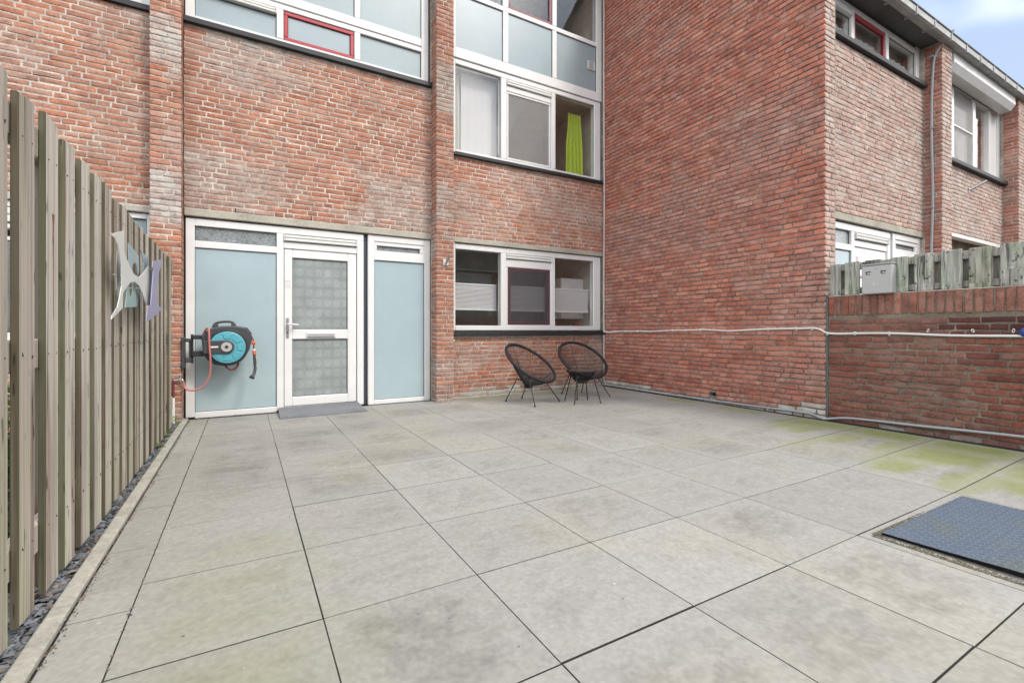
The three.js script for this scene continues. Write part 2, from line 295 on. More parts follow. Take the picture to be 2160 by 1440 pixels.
// one sheet of colour for the whole patio: cement tone, traffic grime, algae by the wall
const patioMap = (() => {
  const X0 = -0.6, X1 = 5.6, Z0 = -6.6, Z1 = 1.4;
  const moss = [[5.25, -2.75, 0.55, 0.30, 0.9], [5.3, -2.0, 0.30, 0.34, 1.0], [5.2, -1.45, 0.42, 0.36, 1.0], [4.75, -2.25, 0.30, 0.16, 0.5], [4.72, -1.55, 0.34, 0.30, 0.8], [4.25, -1.65, 0.30, 0.20, 0.7], [5.25, -0.9, 0.4, 0.5, 1.0], [4.6, -0.95, 0.5, 0.26, 0.8], [4.4, -2.35, 0.34, 0.10, 0.35], [5.28, -2.38, 0.22, 0.3, 0.95], [4.95, -1.75, 0.5, 0.2, 0.75], [4.3, -1.2, 0.5, 0.14, 0.7], [5.0, -2.65, 0.4, 0.14, 0.55], [5.3, -4.6, 0.16, 0.35, 0.6], [5.3, -3.6, 0.16, 0.30, 0.6], [4.6, -6.2, 0.8, 0.16, 0.4], [3.4, -6.25, 0.8, 0.14, 0.35], [0.05, -2.3, 0.30, 0.4, 0.16], [0.0, -1.6, 0.4, 0.5, 0.18]];
  const dark = [[0.75, -5.0, 0.45, 0.18, 0.5], [0.40, -4.65, 0.35, 0.25, 0.5], [-0.02, -4.1, 0.3, 0.22, 0.6], [0.85, -3.85, 0.42, 0.20, 0.75], [0.1, -3.55, 0.42, 0.22, 0.55], [2.2, -4.5, 0.4, 0.25, 0.4], [4.4, -2.85, 0.45, 0.12, 0.7], [4.55, -1.30, 0.45, 0.08, 0.8], [3.9, -3.7, 0.4, 0.14, 0.5], [4.1, -1.95, 0.4, 0.10, 0.5]];
  const edge = (a, v) => { let m = 9; for (const q of a) m = Math.min(m, Math.abs(v - q)); return m; };
  const zs = []; for (let j = -6; j <= 8; j++) zs.push(TZ(j));
  return tex(1536, 1984, (u, v, o) => {
    const x = mix(X0, X1, u), z = mix(Z1, Z0, v), ti = joinX.filter(q => q < x).length, tj = zs.filter(q => q < z).length;
    const h = hash3(ti, tj, 5), h2 = hash3(ti, tj, 9);
    const e = Math.min(edge(joinX, x), edge(zs, z)) + 0.05 * (fbm(x * 9, z * 9, 0, 2) - 0.5);
    const core = sstep(0.02, 0.16, e);
    const cl = fbm(x * 2.3 + h * 40, z * 2.3 + h2 * 40, 0, 5), fine = fbm(x * 70, z * 70, 0, 2), ca = Math.cos(h * 2.4 - 0.6), sa = Math.sin(h * 2.4 - 0.6), streak = fbm((x * ca - z * sa) * 6 + 8, (x * sa + z * ca) * 34, 0, 3);
    const mid = fbm(x * 16 + h * 9, z * 26 + h2 * 9, 0, 3); let g = 0.625 + 0.04 * (h - 0.5) + 0.085 * (fine - 0.5);
    let grime = core * sstep(0.36, 0.70, cl) * (0.25 + 0.4 * h2) * (0.3 + 1.3 * mid) + 0.7 * core * (streak - 0.42) + 0.55 * (mid - 0.5);
    for (const [cx, cz, rx, rz, a] of dark) { const q = ((x - cx) / rx) ** 2 + ((z - cz) / rz) ** 2; if (q < 1.6) grime += 0.6 * a * sstep(1.3, 0.15, q + 0.9 * (fbm(x * 6 + 3, z * 6, 0, 4) - 0.5)); }
    g -= 0.085 * clamp(grime, 0, 1.3);
    let warm = sstep(0.5, 0.72, fbm(x * 1.4 + 70, z * 1.4 + 20, 0, 4)) + 0.5 * sstep(0.8, -0.5, x);
    let r = g + 0.004 + 0.010 * warm, gg = g - 0.002 + 0.004 * warm, b = g - 0.024 - 0.012 * warm;
    let ms = 0; for (const [cx, cz, rx, rz, a] of moss) { const q = ((x - cx) / rx) ** 2 + ((z - cz) / rz) ** 2; if (q < 2.2) ms = Math.max(ms, a * sstep(1.5, 0.25, q + 1.3 * (fbm(x * 4 + 11, z * 9, 0, 4) - 0.5))); }
    if (ms > 0) { const k = clamp(ms * (0.60 + 0.75 * fbm(x * 40, z * 40, 0, 2)) * mix(0.5, 1, core)) * 0.86; r = mix(r, 0.51, k); gg = mix(gg, 0.545, k); b = mix(b, 0.28, k); }
    const spk = hash3(Math.floor(x * 160), Math.floor(z * 160), 3); if (spk > 0.99988) { r = gg = b = 0.82; } else if (spk < 0.0001) { r = gg = b = 0.28; }
    o[0] = r; o[1] = gg; o[2] = b;
  }, { size: [1, 1] });
})();
patioMap.wrapS = patioMap.wrapT = THREE.ClampToEdgeWrapping;
M.tile = std(lin(0.83, 0.83, 0.83), { map: patioMap, roughness: 0.86, roughnessMap: null });
{
  const patio = new THREE.Group(); patio.name = 'patio'; patio.userData = { kind: 'structure', label: 'patio of large grey concrete tiles' }; scene.add(patio); bases.set(patio, [0, 0, 0]);
  const tile = (x0, x1, z0, z1, name = 'paving_tile') => { // top follows the ground, own small set
    const dy = (R() - 0.5) * 0.0008, g = 0.0014, b = 0.0008, H = [gy(x0) + dy + rr(-0.0002, 0.0002), gy(x1) + dy + rr(-0.0002, 0.0002)];
    x0 += g + rr(0, 0.0018); x1 -= g + rr(0, 0.0018); z0 += 0.0012 + 0.0042 * R(); z1 -= 0.0012 + 0.0042 * R();
    const t = [[x0 + b, H[0], z0 + b], [x0 + b, H[0], z1 - b], [x1 - b, H[1], z1 - b], [x1 - b, H[1], z0 + b]], e = [[x0, H[0] - b, z0], [x0, H[0] - b, z1], [x1, H[1] - b, z1], [x1, H[1] - b, z0]], f = e.map(p => [p[0], p[1] - 0.035, p[2]]);
    const L = [t]; for (let i = 0; i < 4; i++) { const k = (i + 1) % 4; L.push([t[i], e[i], e[k], t[k]], [e[i], f[i], f[k], e[k]]); }
    const geo = polys(L), P = geo.attributes.position, U = geo.attributes.uv; for (let i = 0; i < P.count; i++) U.setXY(i, (P.getX(i) + 0.6) / 6.2, (1.4 - P.getZ(i)) / 8);
    part(patio, name, geo, M.tile);
  };
  for (let i = 1; i < joinX.length - 1; i++) for (let j = -6; j < 8; j++) {
    const z1 = TZ(j), z0 = Math.max(TZ(j + 1), i >= 4 && i < 5 ? -6.44 : -6.43);
    if (z1 - z0 < 0.05) continue;
    tile(joinX[i], joinX[i + 1], z0, z1);
  }
  const cuts = [1.4, 0.7, 0.1, -0.45, -1.05, -1.62, -2.17, -2.76, -3.36, -3.97, -4.57, -5.17, -5.77, -6.43];
  for (let k = 0; k + 1 < cuts.length; k++) tile(joinX[0], joinX[1], cuts[k + 1], cuts[k], 'edge_tile');
}
// concrete edging beside the fence
{
  const k = new THREE.Group(); k.name = 'kerb'; k.userData = { kind: 'structure', label: 'pale concrete edging strip beside the fence' }; scene.add(k); bases.set(k, [0, 0, 0]);
  for (let z = -6.2; z < 1.6; z += 1.0) part(k, 'edging_block', box(-0.606, -0.546, -0.2, 0.022 + rr(-0.001, 0.001), z + 0.002, z + 0.998, 0.008), M.kerb);
  part(k, 'edging_block', box(-0.600, -0.546, -0.2, 0.022, -6.42, -6.202, 0.008), M.kerb);
}
// slate chippings in the strip under the fence and beside the side wall
const chip = new THREE.OctahedronGeometry(1, 0); 
function scatter(name, n, area, mats, label, s0, s1, seed) {
  const r = rng(seed), m = new THREE.InstancedMesh(chip, mats, n), d = new THREE.Object3D(), c = new THREE.Color();
  for (let i = 0; i < n; i++) { const [x, y, z] = area(r); d.position.set(x, y, z); d.rotation.set(r() * 6, r() * 6, r() * 6); const s = s0 + (s1 - s0) * r() * r(); d.rotation.set((r() - 0.5) * 1.3, r() * 6, (r() - 0.5) * 1.3); d.scale.set(s * (0.9 + 1.1 * r()), s * (0.3 + 0.35 * r()), s * (0.7 + 0.7 * r())); d.updateMatrix(); m.setMatrixAt(i, d.matrix); const k = 0.5 + r(); const w = r() < 0.16; m.setColorAt(i, w ? c.setRGB(0.16 * k, 0.115 * k, 0.085 * k) : c.setRGB(0.115 * k, 0.122 * k, 0.132 * k)); }
  m.name = numbered(name); m.castShadow = m.receiveShadow = true; m.userData = { kind: 'stuff', label }; scene.add(m);
}
const chipMat = std(0xffffff, { roughness: 0.75 });
struct('gravel_bed', [box(-0.80, -0.612, -0.25, -0.012, -6.4, 1.6, 0)], M.soil);
scatter('slate_gravel', 5200, r => [-0.79 + 0.18 * r(), -0.008 + 0.012 * r(), -6.38 + 5.6 * r()], chipMat, 'blue grey slate chippings between fence and edging', 0.008, 0.023, 5);
scatter('slate_gravel', 1500, r => [5.455 + 0.09 * r(), -0.008 + 0.015 * r(), -2.95 + 3.0 * r()], chipMat, 'dark slate chippings at the foot of the garden wall', 0.006, 0.014, 6);
scatter('dirt_crumbs', 900, r => { const z = -6.3 + 5.8 * r(), a = r(); return [a < 0.75 ? -0.541 + 0.006 * (r() - 0.5) + 0.02 * r() * (vn(z * 3, 4) > 0.5 ? 1 : 0) : -0.357 + 0.01 * (r() - 0.5), 0.001 + 0.003 * r(), z]; }, std(lin(1.5, 1.3, 1.0), { roughness: 1 }), 'brown dirt and crumbs in the joints along the edging', 0.002, 0.006, 7);

// ---------------------------------------------------------------- windows and doors
// all helpers take a facade: { p: thing, dx, dy, z } with z the face of the frames
const fx = (F, l) => l.map(([x0, x1, y0, y1, z0, z1, b]) => box(x0 + F.dx, x1 + F.dx, y0 + F.dy, y1 + F.dy, F.z + z0, F.z + z1, b ?? 0.006));
const bars = (F, parent, name, l, m) => part(parent, name, fx(F, l), m);
const pane = (F, parent, x0, x1, y0, y1, m, name = 'pane', z = -0.035) => part(parent, name, fx(F, [[x0 - 0.006, x1 + 0.006, y0 - 0.006, y1 + 0.006, z - 0.006, z, 0]]), m);
const seal = (F, parent, x0, x1, y0, y1, z = -0.03, w = 0.007) => part(parent, 'rubber_seal', fx(F, [[x0, x1, y1 - w, y1, z - 0.004, z, 0], [x0, x1, y0, y0 + w * 0.7, z - 0.004, z, 0], [x0, x0 + w * 0.7, y0 + w, y1 - w, z - 0.004, z, 0], [x1 - w, x1, y0 + w, y1 - w, z - 0.004, z, 0]]), M.seal);
const ventStrip = (F, parent, x0, x1, y0, y1) => { const h = y1 - y0; part(parent, 'vent_strip', fx(F, [[x0, x1, y0, y0 + h * 0.42, -0.05, 0.022, 0.008], [x0, x1, y0 + h * 0.56, y1, -0.05, 0.012, 0.008], [x0 + 0.01, x1 - 0.01, y0 + h * 0.42, y0 + h * 0.56, -0.05, -0.01, 0], [x0 - 0.012, x0, y0 - 0.004, y1 + 0.004, -0.05, 0.026, 0.004], [x1, x1 + 0.012, y0 - 0.004, y1 + 0.004, -0.05, 0.026, 0.004]]), M.frameAged); };
const sash = (F, parent, x0, x1, y0, y1, w, m, name = 'sash') => part(parent, name, fx(F, [[x0, x1, y1 - w, y1, -0.05, -0.012, 0.005], [x0, x1, y0, y0 + w, -0.05, -0.012, 0.005], [x0, x0 + w, y0 + w, y1 - w, -0.05, -0.012, 0.005], [x1 - w, x1, y0 + w, y1 - w, -0.05, -0.012, 0.005]]), m);
// a lacy glass print of the door: rows of rounds, seen in the glass
const rosette = tex(512, 512, (u, v, o) => { const cu = (u * 6) % 1 - 0.5, cv = (v * 6) % 1 - 0.5, r = Math.hypot(cu, cv * 1.05); const n = 0.5 + 0.5 * (loop(u, v, 90, 30, 2) - 0.5); let g = 0.60 + 0.03 * sstep(0.46, 0.30, r) + 0.015 * Math.sin(r * 34) * sstep(0.45, 0.2, r) - 0.035 * sstep(0.40, 0.52, Math.abs(cv)) * sstep(0.0, 0.6, n); g += 0.16 * (n - 0.5) + 0.10 * (loop(u, v, 4, 31, 3) - 0.5); o[0] = g * 0.97; o[1] = g * 1.01; o[2] = g * 1.0; }, { size: [0.67, 0.78] });
const ripple = tex(256, 256, (u, v, o) => grey(o, loop(u, v, 40, 32, 2)), { srgb: false, size: [0.25, 0.18] });
M.doorGlass = phy(lin(0.95, 0.97, 0.97), { map: rosette, roughness: 0.16, bumpMap: ripple, bumpScale: 0.0015, clearcoat: 0.8, clearcoatRoughness: 0.12 });
const obscure = tex(256, 256, (u, v, o) => { const g = 0.56 + 0.30 * (loop(u, v * 2.2, 34, 33, 2) - 0.5) + 0.12 * (loop(u, v, 5, 34, 3) - 0.5); o[0] = g * 0.97; o[1] = g; o[2] = g * 1.0; }, { size: [0.5, 0.5] });
M.obscureGlass = phy(lin(0.9, 0.93, 0.94), { map: obscure, roughness: 0.14, bumpMap: ripple, bumpScale: 0.0015, clearcoat: 0.8, clearcoatRoughness: 0.1 });

function entranceBay(F, shutter) {
  const w = bars(F, F.p, 'entrance_frame', [[-0.58, -0.493, 0.015, 2.30, -0.11, 0], [0.348, 0.428, 0.015, 2.215, -0.11, 0], [1.312, 1.398, 0.015, 2.215, -0.11, 0], [-0.493, 1.398, 2.215, 2.30, -0.11, 0], [-0.493, 0.348, 1.965, 2.045, -0.11, 0], [-0.493, 0.348, 0.0, 0.072, -0.11, 0.002], [0.428, 1.312, 2.035, 2.118, -0.11, -0.008], [0.428, 1.312, 0.0, 0.055, -0.12, -0.015]], M.frame);
  pane(F, w, -0.493, 0.348, 2.045, 2.215, M.obscureGlass, 'toplight_pane'); seal(F, w, -0.493, 0.348, 2.045, 2.215);
  pane(F, w, -0.493, 0.348, 0.072, 1.965, M.bluePanel, 'infill_panel', -0.02); seal(F, w, -0.493, 0.348, 0.072, 1.965, -0.015);
  ventStrip(F, w, 0.442, 1.298, 2.128, 2.205);
  const d = bars(F, F.p, 'front_door', [[0.434, 0.526, 0.06, 2.03, -0.075, -0.018, 0.008], [1.194, 1.306, 0.06, 2.03, -0.075, -0.018, 0.008], [0.526, 1.194, 1.925, 2.03, -0.075, -0.018, 0.008], [0.526, 1.194, 0.90, 1.025, -0.075, -0.018, 0.008], [0.526, 1.194, 0.06, 0.175, -0.075, -0.018, 0.008]], M.frame);
  if (shutter) { for (let k = 0; k < 12; k++) part(d, 'shutter_slat', fx(F, [[0.50, 1.22, 0.19 + k * 0.146, 0.325 + k * 0.146, -0.05, 0.004, 0.015]]), M.frame); }
  else {
    pane(F, d, 0.526, 1.194, 1.025, 1.925, M.doorGlass, 'upper_pane', -0.045); seal(F, d, 0.526, 1.194, 1.025, 1.925, -0.036);
    pane(F, d, 0.526, 1.194, 0.175, 0.90, M.doorGlass, 'lower_pane', -0.045); seal(F, d, 0.526, 1.194, 0.175, 0.90, -0.036);
    part(d, 'letter_slot', fx(F, [[0.687, 1.041, 0.918, 0.996, -0.02, -0.004, 0.004]]), M.frame);
    part(d, 'letter_flap', fx(F, [[0.70, 1.028, 0.928, 0.945, -0.006, 0.006, 0.003], [0.70, 1.028, 0.952, 0.968, -0.006, 0.001, 0.002]]), M.steel);
    part(d, 'handle_plate', fx(F, [[0.455, 0.486, 0.92, 1.17, -0.02, -0.006, 0.004]]), M.steel);
    part(d, 'door_handle', [rod([0.47 + F.dx, 1.088 + F.dy, F.z - 0.01], [0.47 + F.dx, 1.088 + F.dy, F.z + 0.045], 0.009), tube([[0.47 + F.dx, 1.088 + F.dy, F.z + 0.045], [0.52 + F.dx, 1.086 + F.dy, F.z + 0.05], [0.59 + F.dx, 1.082 + F.dy, F.z + 0.045]], 0.0105, 10)], M.whitePvc);
    part(d, 'key_cylinder', rod([0.47 + F.dx, 0.985 + F.dy, F.z - 0.01], [0.47 + F.dx, 0.985 + F.dy, F.z + 0.006], 0.010), M.seal);
    part(d, 'lettering', fx(F, [[0.438, 0.505, 1.622, 1.630, -0.018, -0.0165, 0], [0.440, 0.512, 1.596, 1.599, -0.018, -0.0165, 0], [0.440, 0.508, 1.565, 1.569, -0.018, -0.0165, 0], [0.440, 0.514, 1.548, 1.551, -0.018, -0.0165, 0]]), M.zinc);
  }
  bars(F, F.p, 'dark_post', [[1.402, 1.452, 0.0, 2.305, -0.10, -0.045, 0.003]], M.darkPost);
  const q = bars(F, F.p, 'side_panel_frame', [[1.455, 1.538, 0.0, 2.31, -0.11, 0.004], [2.25, 2.333, 0.0, 2.31, -0.11, 0.004], [1.538, 2.25, 2.225, 2.31, -0.11, 0.004], [1.538, 2.25, 1.97, 2.045, -0.11, 0.004], [1.538, 2.25, 0.0, 0.064, -0.11, 0.004], [1.538, 2.25, 2.172, 2.225, -0.09, -0.008], [1.538, 2.25, 2.045, 2.104, -0.09, -0.008], [1.538, 1.577, 2.104, 2.172, -0.09, -0.008], [2.187, 2.25, 2.104, 2.172, -0.09, -0.008]], M.frame);
  pane(F, q, 1.577, 2.187, 2.104, 2.172, M.obscureGlass, 'toplight_pane', -0.04); seal(F, q, 1.577, 2.187, 2.104, 2.172, -0.034);
  pane(F, q, 1.538, 2.25, 0.064, 1.97, M.bluePanel, 'infill_panel', -0.02); seal(F, q, 1.538, 2.25, 0.064, 1.97, -0.015);
}
function stripWindow(F, top, glassy) { // upper strip with the red opening light; top = height of its head
  const w = bars(F, F.p, 'strip_window', [[-0.585, -0.493, 4.57, top, -0.11, 0], [0.348, 0.425, 4.63, 5.0, -0.11, 0], [1.278, 1.355, 4.63, 5.0, -0.11, 0], [2.205, 2.31, 4.57, top, -0.11, 0], [-0.493, 2.205, 4.562, 4.626, -0.11, 0], [-0.493, 2.205, 4.998, 5.062, -0.11, 0]], M.frame);
  const g = glassy ? M.glass : M.skyPanel;
  pane(F, w, -0.493, 0.348, 4.626, 4.91, g); seal(F, w, -0.493, 0.348, 4.626, 4.91); ventStrip(F, w, -0.48, 0.336, 4.918, 4.988);
  const s = sash(F, w, 0.43, 1.273, 4.63, 4.993, 0.045, M.redPaint, 'red_sash'); pane(F, w, 0.475, 1.228, 4.675, 4.948, g); seal(F, w, 0.475, 1.228, 4.675, 4.948, -0.028);
  pane(F, w, 1.355, 2.205, 4.626, 4.998, g); seal(F, w, 1.355, 2.205, 4.626, 4.998);
  if (top > 5.5) { bars(F, F.p, 'upper_panel_frame', [[-0.493, 2.205, 5.074, 5.185, -0.11, 0.006], [0.35, 0.425, 5.185, top, -0.11, 0.006], [1.278, 1.355, 5.185, top, -0.11, 0.006]], M.frame);
    for (const [a, b] of [[-0.493, 0.35], [0.425, 1.278], [1.355, 2.205]]) { pane(F, w, a, b, 5.185, top, M.skyPanel, 'infill_panel', -0.02); seal(F, w, a, b, 5.185, top + 0.02, -0.015); } }
  part(F.p, 'window_sill', [box(-0.60 + F.dx, 2.342 + F.dx, 4.492 + F.dy, 4.556 + F.dy, F.z - 0.1, F.z + 0.085, 0.006)], M.slate);
}
const slabRoom = (x0, x1, y0, y1, z0, z1) => { const t = 0.06; return merge([box(x0 - t, x0, y0, y1, z0, z1, 0), box(x1, x1 + t, y0, y1, z0, z1, 0), box(x0 - t, x1 + t, y1, y1 + t, z0 - t, z1, 0), box(x0 - t, x1 + t, y0, y1, z0 - t, z0, 0)]); };

// fronts: mortar body with its openings
const wallSheet = (pts, holes, z, t) => { const g = extrude(shape2(pts, holes), t); g.translate(0, 0, z - t); return g; };

// ---------------------------------------------------------------- the entrance house
{
  const h = thing('terraced_house', 'brick house front with white entrance door and red framed upper light', 'house', [0.87, 0, FZ]);
  const F = { p: h, dx: 0, dy: 0, z: -6.47 };
  part(h, 'wall', wallSheet([[-0.59, 2.40], [2.345, 2.40], [2.345, 4.50], [-0.59, 4.50]], [], FZ, 0.2), M.mortarLight);
  part(h, 'lintel', box(-0.59, 2.345, 2.318, 2.402, FZ - 0.18, FZ + 0.004, 0.006), M.concrete);
  const L = []; lay(L, planeZ(FZ), { u0: -0.588, u1: 2.343, v0: 2.404, v1: 4.49, color: tones(frontTones, PALE, 1.1, 0.75, 3), proud: 0.004, joint: 0.0125, seed: 11 }); hang(h, L);
  part(h, 'weep_slot', [box(-0.095, -0.083, 2.412, 2.455, FZ, FZ + 0.0075, 0), box(0.735, 0.747, 2.412, 2.458, FZ, FZ + 0.0075, 0), box(2.05, 2.062, 2.412, 2.455, FZ, FZ + 0.0075, 0)], M.seal);
  part(h, 'wall', box(-0.59, 2.345, -0.3, 7.4, -6.80, -6.66, 0), M.room);
  entranceBay(F, false); stripWindow(F, 7.0, false);
  part(h, 'eaves', box(-0.585, 2.6, 7.02, 7.2, -6.8, -6.1, 0.01), M.soffit);
}
// ---------------------------------------------------------------- the window house
{
  const h = thing('terraced_house', 'brick house front with wide three-part windows beside the tall side wall', 'house', [4.1, 0, FZ]);
  const F = { p: h, dx: 0, dy: 0, z: -6.47 };
  part(h, 'wall', [wallSheet(rect(2.60, 5.55, -0.2, 0.935), [], FZ, 0.2), wallSheet(rect(2.60, 5.55, 2.39, 3.60), [], FZ, 0.2)], M.mortarLight);
  part(h, 'lintel', box(2.605, 5.548, 2.322, 2.392, FZ - 0.18, FZ + 0.004, 0.006), M.concrete);
  const L = [], tone = tones(frontTones.map(c => [c[0] * 1.12, c[1] * 1.06, c[2] * 1.04]), PALE, 1.3, 0.5, 8);
  lay(L, planeZ(FZ), { u0: 2.61, u1: 5.545, v0: 2.395, v1: 3.59, color: tone, proud: 0.004, joint: 0.0125, seed: 21 });
  lay(L, planeZ(FZ), { u0: 2.61, u1: 5.545, v0: -0.04, v1: 0.93, color: (u, v, r) => { const c = tone(u, v, r), k = v < 0.10 ? (r() < 0.9 ? 0.9 : 0.3) : v < 0.17 ? (r() < 0.5 ? 0.75 : 0.1) : 0; return c.map((x, i) => mix(x * 0.95, LIME[i] * 1.1, k)); }, proud: 0.006, seed: 22, rough: 1.3 }); hang(h, L);
  const w = bars(F, h, 'kitchen_window', [[2.61, 2.73, 1.01, 2.31, -0.11, 0], [5.362, 5.52, 1.01, 2.31, -0.11, 0], [2.73, 5.362, 2.228, 2.31, -0.11, 0], [2.73, 5.362, 1.01, 1.084, -0.11, 0], [3.503, 3.598, 1.084, 2.228, -0.11, 0], [4.455, 4.535, 1.084, 2.228, -0.11, 0], [3.598, 4.455, 2.015, 2.135, -0.11, -0.006], [3.598, 3.628, 1.084, 2.015, -0.1, -0.006], [4.44, 4.455, 1.084, 2.015, -0.1, -0.006], [3.628, 4.44, 1.084, 1.096, -0.1, -0.006]], M.frame);
  pane(F, w, 2.73, 3.503, 1.084, 2.228, M.glass); seal(F, w, 2.73, 3.503, 1.084, 2.228);
  pane(F, w, 4.535, 5.362, 1.084, 2.228, M.glass); seal(F, w, 4.535, 5.362, 1.084, 2.228);
  ventStrip(F, w, 3.61, 4.443, 2.146, 2.222);
  sash(F, w, 3.628, 4.44, 1.096, 2.015, 0.055, M.plumPaint, 'plum_sash'); pane(F, w, 3.683, 4.385, 1.151, 1.96, M.glass, 'pane', -0.05); part(w, 'insect_screen', fx(F, [[3.64, 4.43, 1.108, 2.003, -0.009, -0.008, 0]]), M.screen);
  part(h, 'window_sill', box(2.605, 5.545, 0.938, 1.0, F.z - 0.1, F.z + 0.10, 0.006), M.slate);
  for (let k = 0; k < 14; k++) part(h, 'sill_tile', box(2.62 + k * 0.209, 2.62 + k * 0.209 + 0.203, 0.93, 0.968, F.z + 0.02, F.z + 0.108, 0.005), M.slate);
  const u = bars(F, h, 'upper_window', [[2.61, 2.73, 3.655, 5.058, -0.11, 0], [5.382, 5.52, 3.655, 5.058, -0.11, 0], [2.73, 5.382, 4.985, 5.058, -0.11, 0], [2.73, 5.382, 3.655, 3.712, -0.11, 0], [3.505, 3.605, 3.712, 4.985, -0.11, 0], [4.46, 4.545, 3.712, 4.985, -0.11, 0], [3.605, 4.46, 4.80, 4.885, -0.11, -0.006]], M.frame);
  pane(F, u, 2.73, 3.505, 3.712, 4.985, M.glass); seal(F, u, 2.73, 3.505, 3.712, 4.985);
  pane(F, u, 4.545, 5.382, 3.712, 4.985, M.glass); seal(F, u, 4.545, 5.382, 3.712, 4.985);
  ventStrip(F, u, 3.618, 4.448, 4.892, 4.975);
  sash(F, u, 3.615, 4.452, 3.722, 4.795, 0.03, M.frame, 'screen_frame'); pane(F, u, 3.64, 4.43, 3.745, 4.77, M.glass, 'pane', -0.05); part(u, 'insect_screen', fx(F, [[3.645, 4.425, 3.752, 4.765, -0.026, -0.025, 0]]), M.screenPale);
  part(h, 'window_sill', box(2.605, 5.545, 3.595, 3.648, F.z - 0.1, F.z + 0.085, 0.006), M.slate);
  const t = bars(F, h, 'top_window', [[2.61, 2.73, 5.075, 7.3, -0.11, 0.012], [5.423, 5.54, 5.075, 7.3, -0.11, 0.012], [2.73, 5.423, 5.075, 5.23, -0.11, 0.012], [2.73, 5.423, 6.03, 6.105, -0.11, 0.012], [3.533, 3.63, 5.23, 6.03, -0.11, 0.012], [4.476, 4.563, 5.23, 6.03, -0.11, 0.012], [3.533, 3.63, 6.105, 7.3, -0.11, 0.012], [4.476, 4.563, 6.105, 7.3, -0.11, 0.012], [2.73, 5.423, 7.22, 7.3, -0.11, 0.01]], M.frame);
  for (const [a, b] of [[2.73, 3.533], [3.63, 4.476], [4.563, 5.423]]) { pane(F, t, a, b, 5.23, 6.03, M.skyPanel, 'infill_panel', -0.012); seal(F, t, a, b, 5.23, 6.03, -0.006); pane(F, t, a, b, 6.105, 7.22, M.glass); seal(F, t, a, b, 6.105, 7.22); }
  sash(F, t, 3.63, 4.476, 6.115, 7.2, 0.05, M.plumPaint, 'plum_sash');
  const gr = part(t, 'vent_grille', fx(F, [[5.235, 5.39, 5.595, 5.605, -0.012, 0.006, 0.002], [5.235, 5.39, 5.735, 5.745, -0.012, 0.006, 0.002], [5.235, 5.25, 5.605, 5.735, -0.012, 0.006, 0.002], [5.375, 5.39, 5.605, 5.735, -0.012, 0.006, 0.002], ...[0, 1, 2, 3, 4, 5].map(k => [5.25, 5.375, 5.612 + k * 0.021, 5.622 + k * 0.021, -0.012, 0.003, 0.002])]), M.frameAged);
  part(h, 'room_shell', slabRoom(2.62, 5.5, 0.0, 2.5, -8.4, -6.60), M.room);
  part(h, 'room_shell', slabRoom(2.62, 5.5, 3.0, 5.1, -8.3, -6.60), M.room);
  part(h, 'room_shell', slabRoom(2.62, 5.5, 5.75, 7.4, -9.8, -6.60), M.room);
  part(h, 'room_floor', [box(2.56, 5.56, -0.1, -0.001, -9.66, -6.66, 0), box(2.56, 5.56, 2.9, 2.999, -9.86, -6.60, 0), box(2.56, 5.56, 5.65, 5.749, -9.86, -6.60, 0)], M.roomFloor);
  part(h, 'eaves', box(2.605, 5.54, 7.32, 7.5, -6.8, -6.1, 0.01), M.soffit);
  // pleated blinds, curtains and kitchen things inside
  const pleat = (x0, x1, y0, y1, z) => { const n = Math.round((y1 - y0) / 0.02), L = []; for (let k = 0; k < n; k++) { const a = y0 + (y1 - y0) * k / n, b = y0 + (y1 - y0) * (k + 1) / n, m = (a + b) / 2; L.push([[x0, a, z], [x1, a, z], [x1, m, z + 0.008], [x0, m, z + 0.008]], [[x0, m, z + 0.008], [x1, m, z + 0.008], [x1, b, z], [x0, b, z]]); } return polys(L); };
  const wh = ['white pleated blind half drawn in the kitchen window pane by the brick pier', 'white pleated blind behind the plum framed middle kitchen light', 'white pleated blind in the kitchen window pane by the side wall'];
  [[2.735, 3.495], [3.64, 4.43], [4.54, 5.355]].forEach(([a, b], i) => { const t = thing('pleated_blind', wh[i], 'blind', [(a + b) / 2, 1.32, -6.62], 'kitchen window blinds'); part(t, 'fabric', pleat(a, b, 1.345, 1.72, -6.625), M.blind); part(t, 'rail', box(a, b, 1.715, 1.735, -6.635, -6.61, 0.003), M.frame); part(t, 'rail', box(a, b, 1.322, 1.346, -6.635, -6.608, 0.003), M.frame); });
  const cab = thing('wall_cabinet', 'white kitchen wall cabinet seen through the kitchen window', 'cabinet', [5.15, 1.2, -7.3]);
  part(cab, 'body', box(4.98, 5.49, 1.22, 1.96, -7.40, -6.93, 0.004), M.frame); part(cab, 'door', box(4.985, 5.485, 1.225, 1.955, -6.928, -6.91, 0.003), M.frame);
  const ct = thing('kitchen_counter', 'kitchen counter below the window inside', 'counter', [4.1, 0, -6.9]);
  part(ct, 'worktop', box(2.64, 5.49, 0.94, 0.98, -7.2, -6.68, 0.004), M.frameAged); part(ct, 'front', box(2.66, 5.48, 0.02, 0.935, -7.17, -7.13, 0.003), M.frame);
  const vz = thing('flower_vase', 'glass bottle with red label and pale flower on the kitchen counter', 'vase', [4.72, 0.985, -6.76]);
  part(vz, 'bottle', clean(new THREE.LatheGeometry([[0.0, 0], [0.035, 0], [0.038, 0.01], [0.038, 0.13], [0.015, 0.17], [0.013, 0.2], [0.016, 0.21]].map(p => new THREE.Vector2(...p)), 16)), phy(lin(0.4, 0.55, 0.5), { roughness: 0.1, clearcoat: 1 }), true);
  part(vz, 'label_band', clean(new THREE.CylinderGeometry(0.039, 0.039, 0.05, 16, 1, true).translate(0, 0.12, 0)), M.redPaint, true);
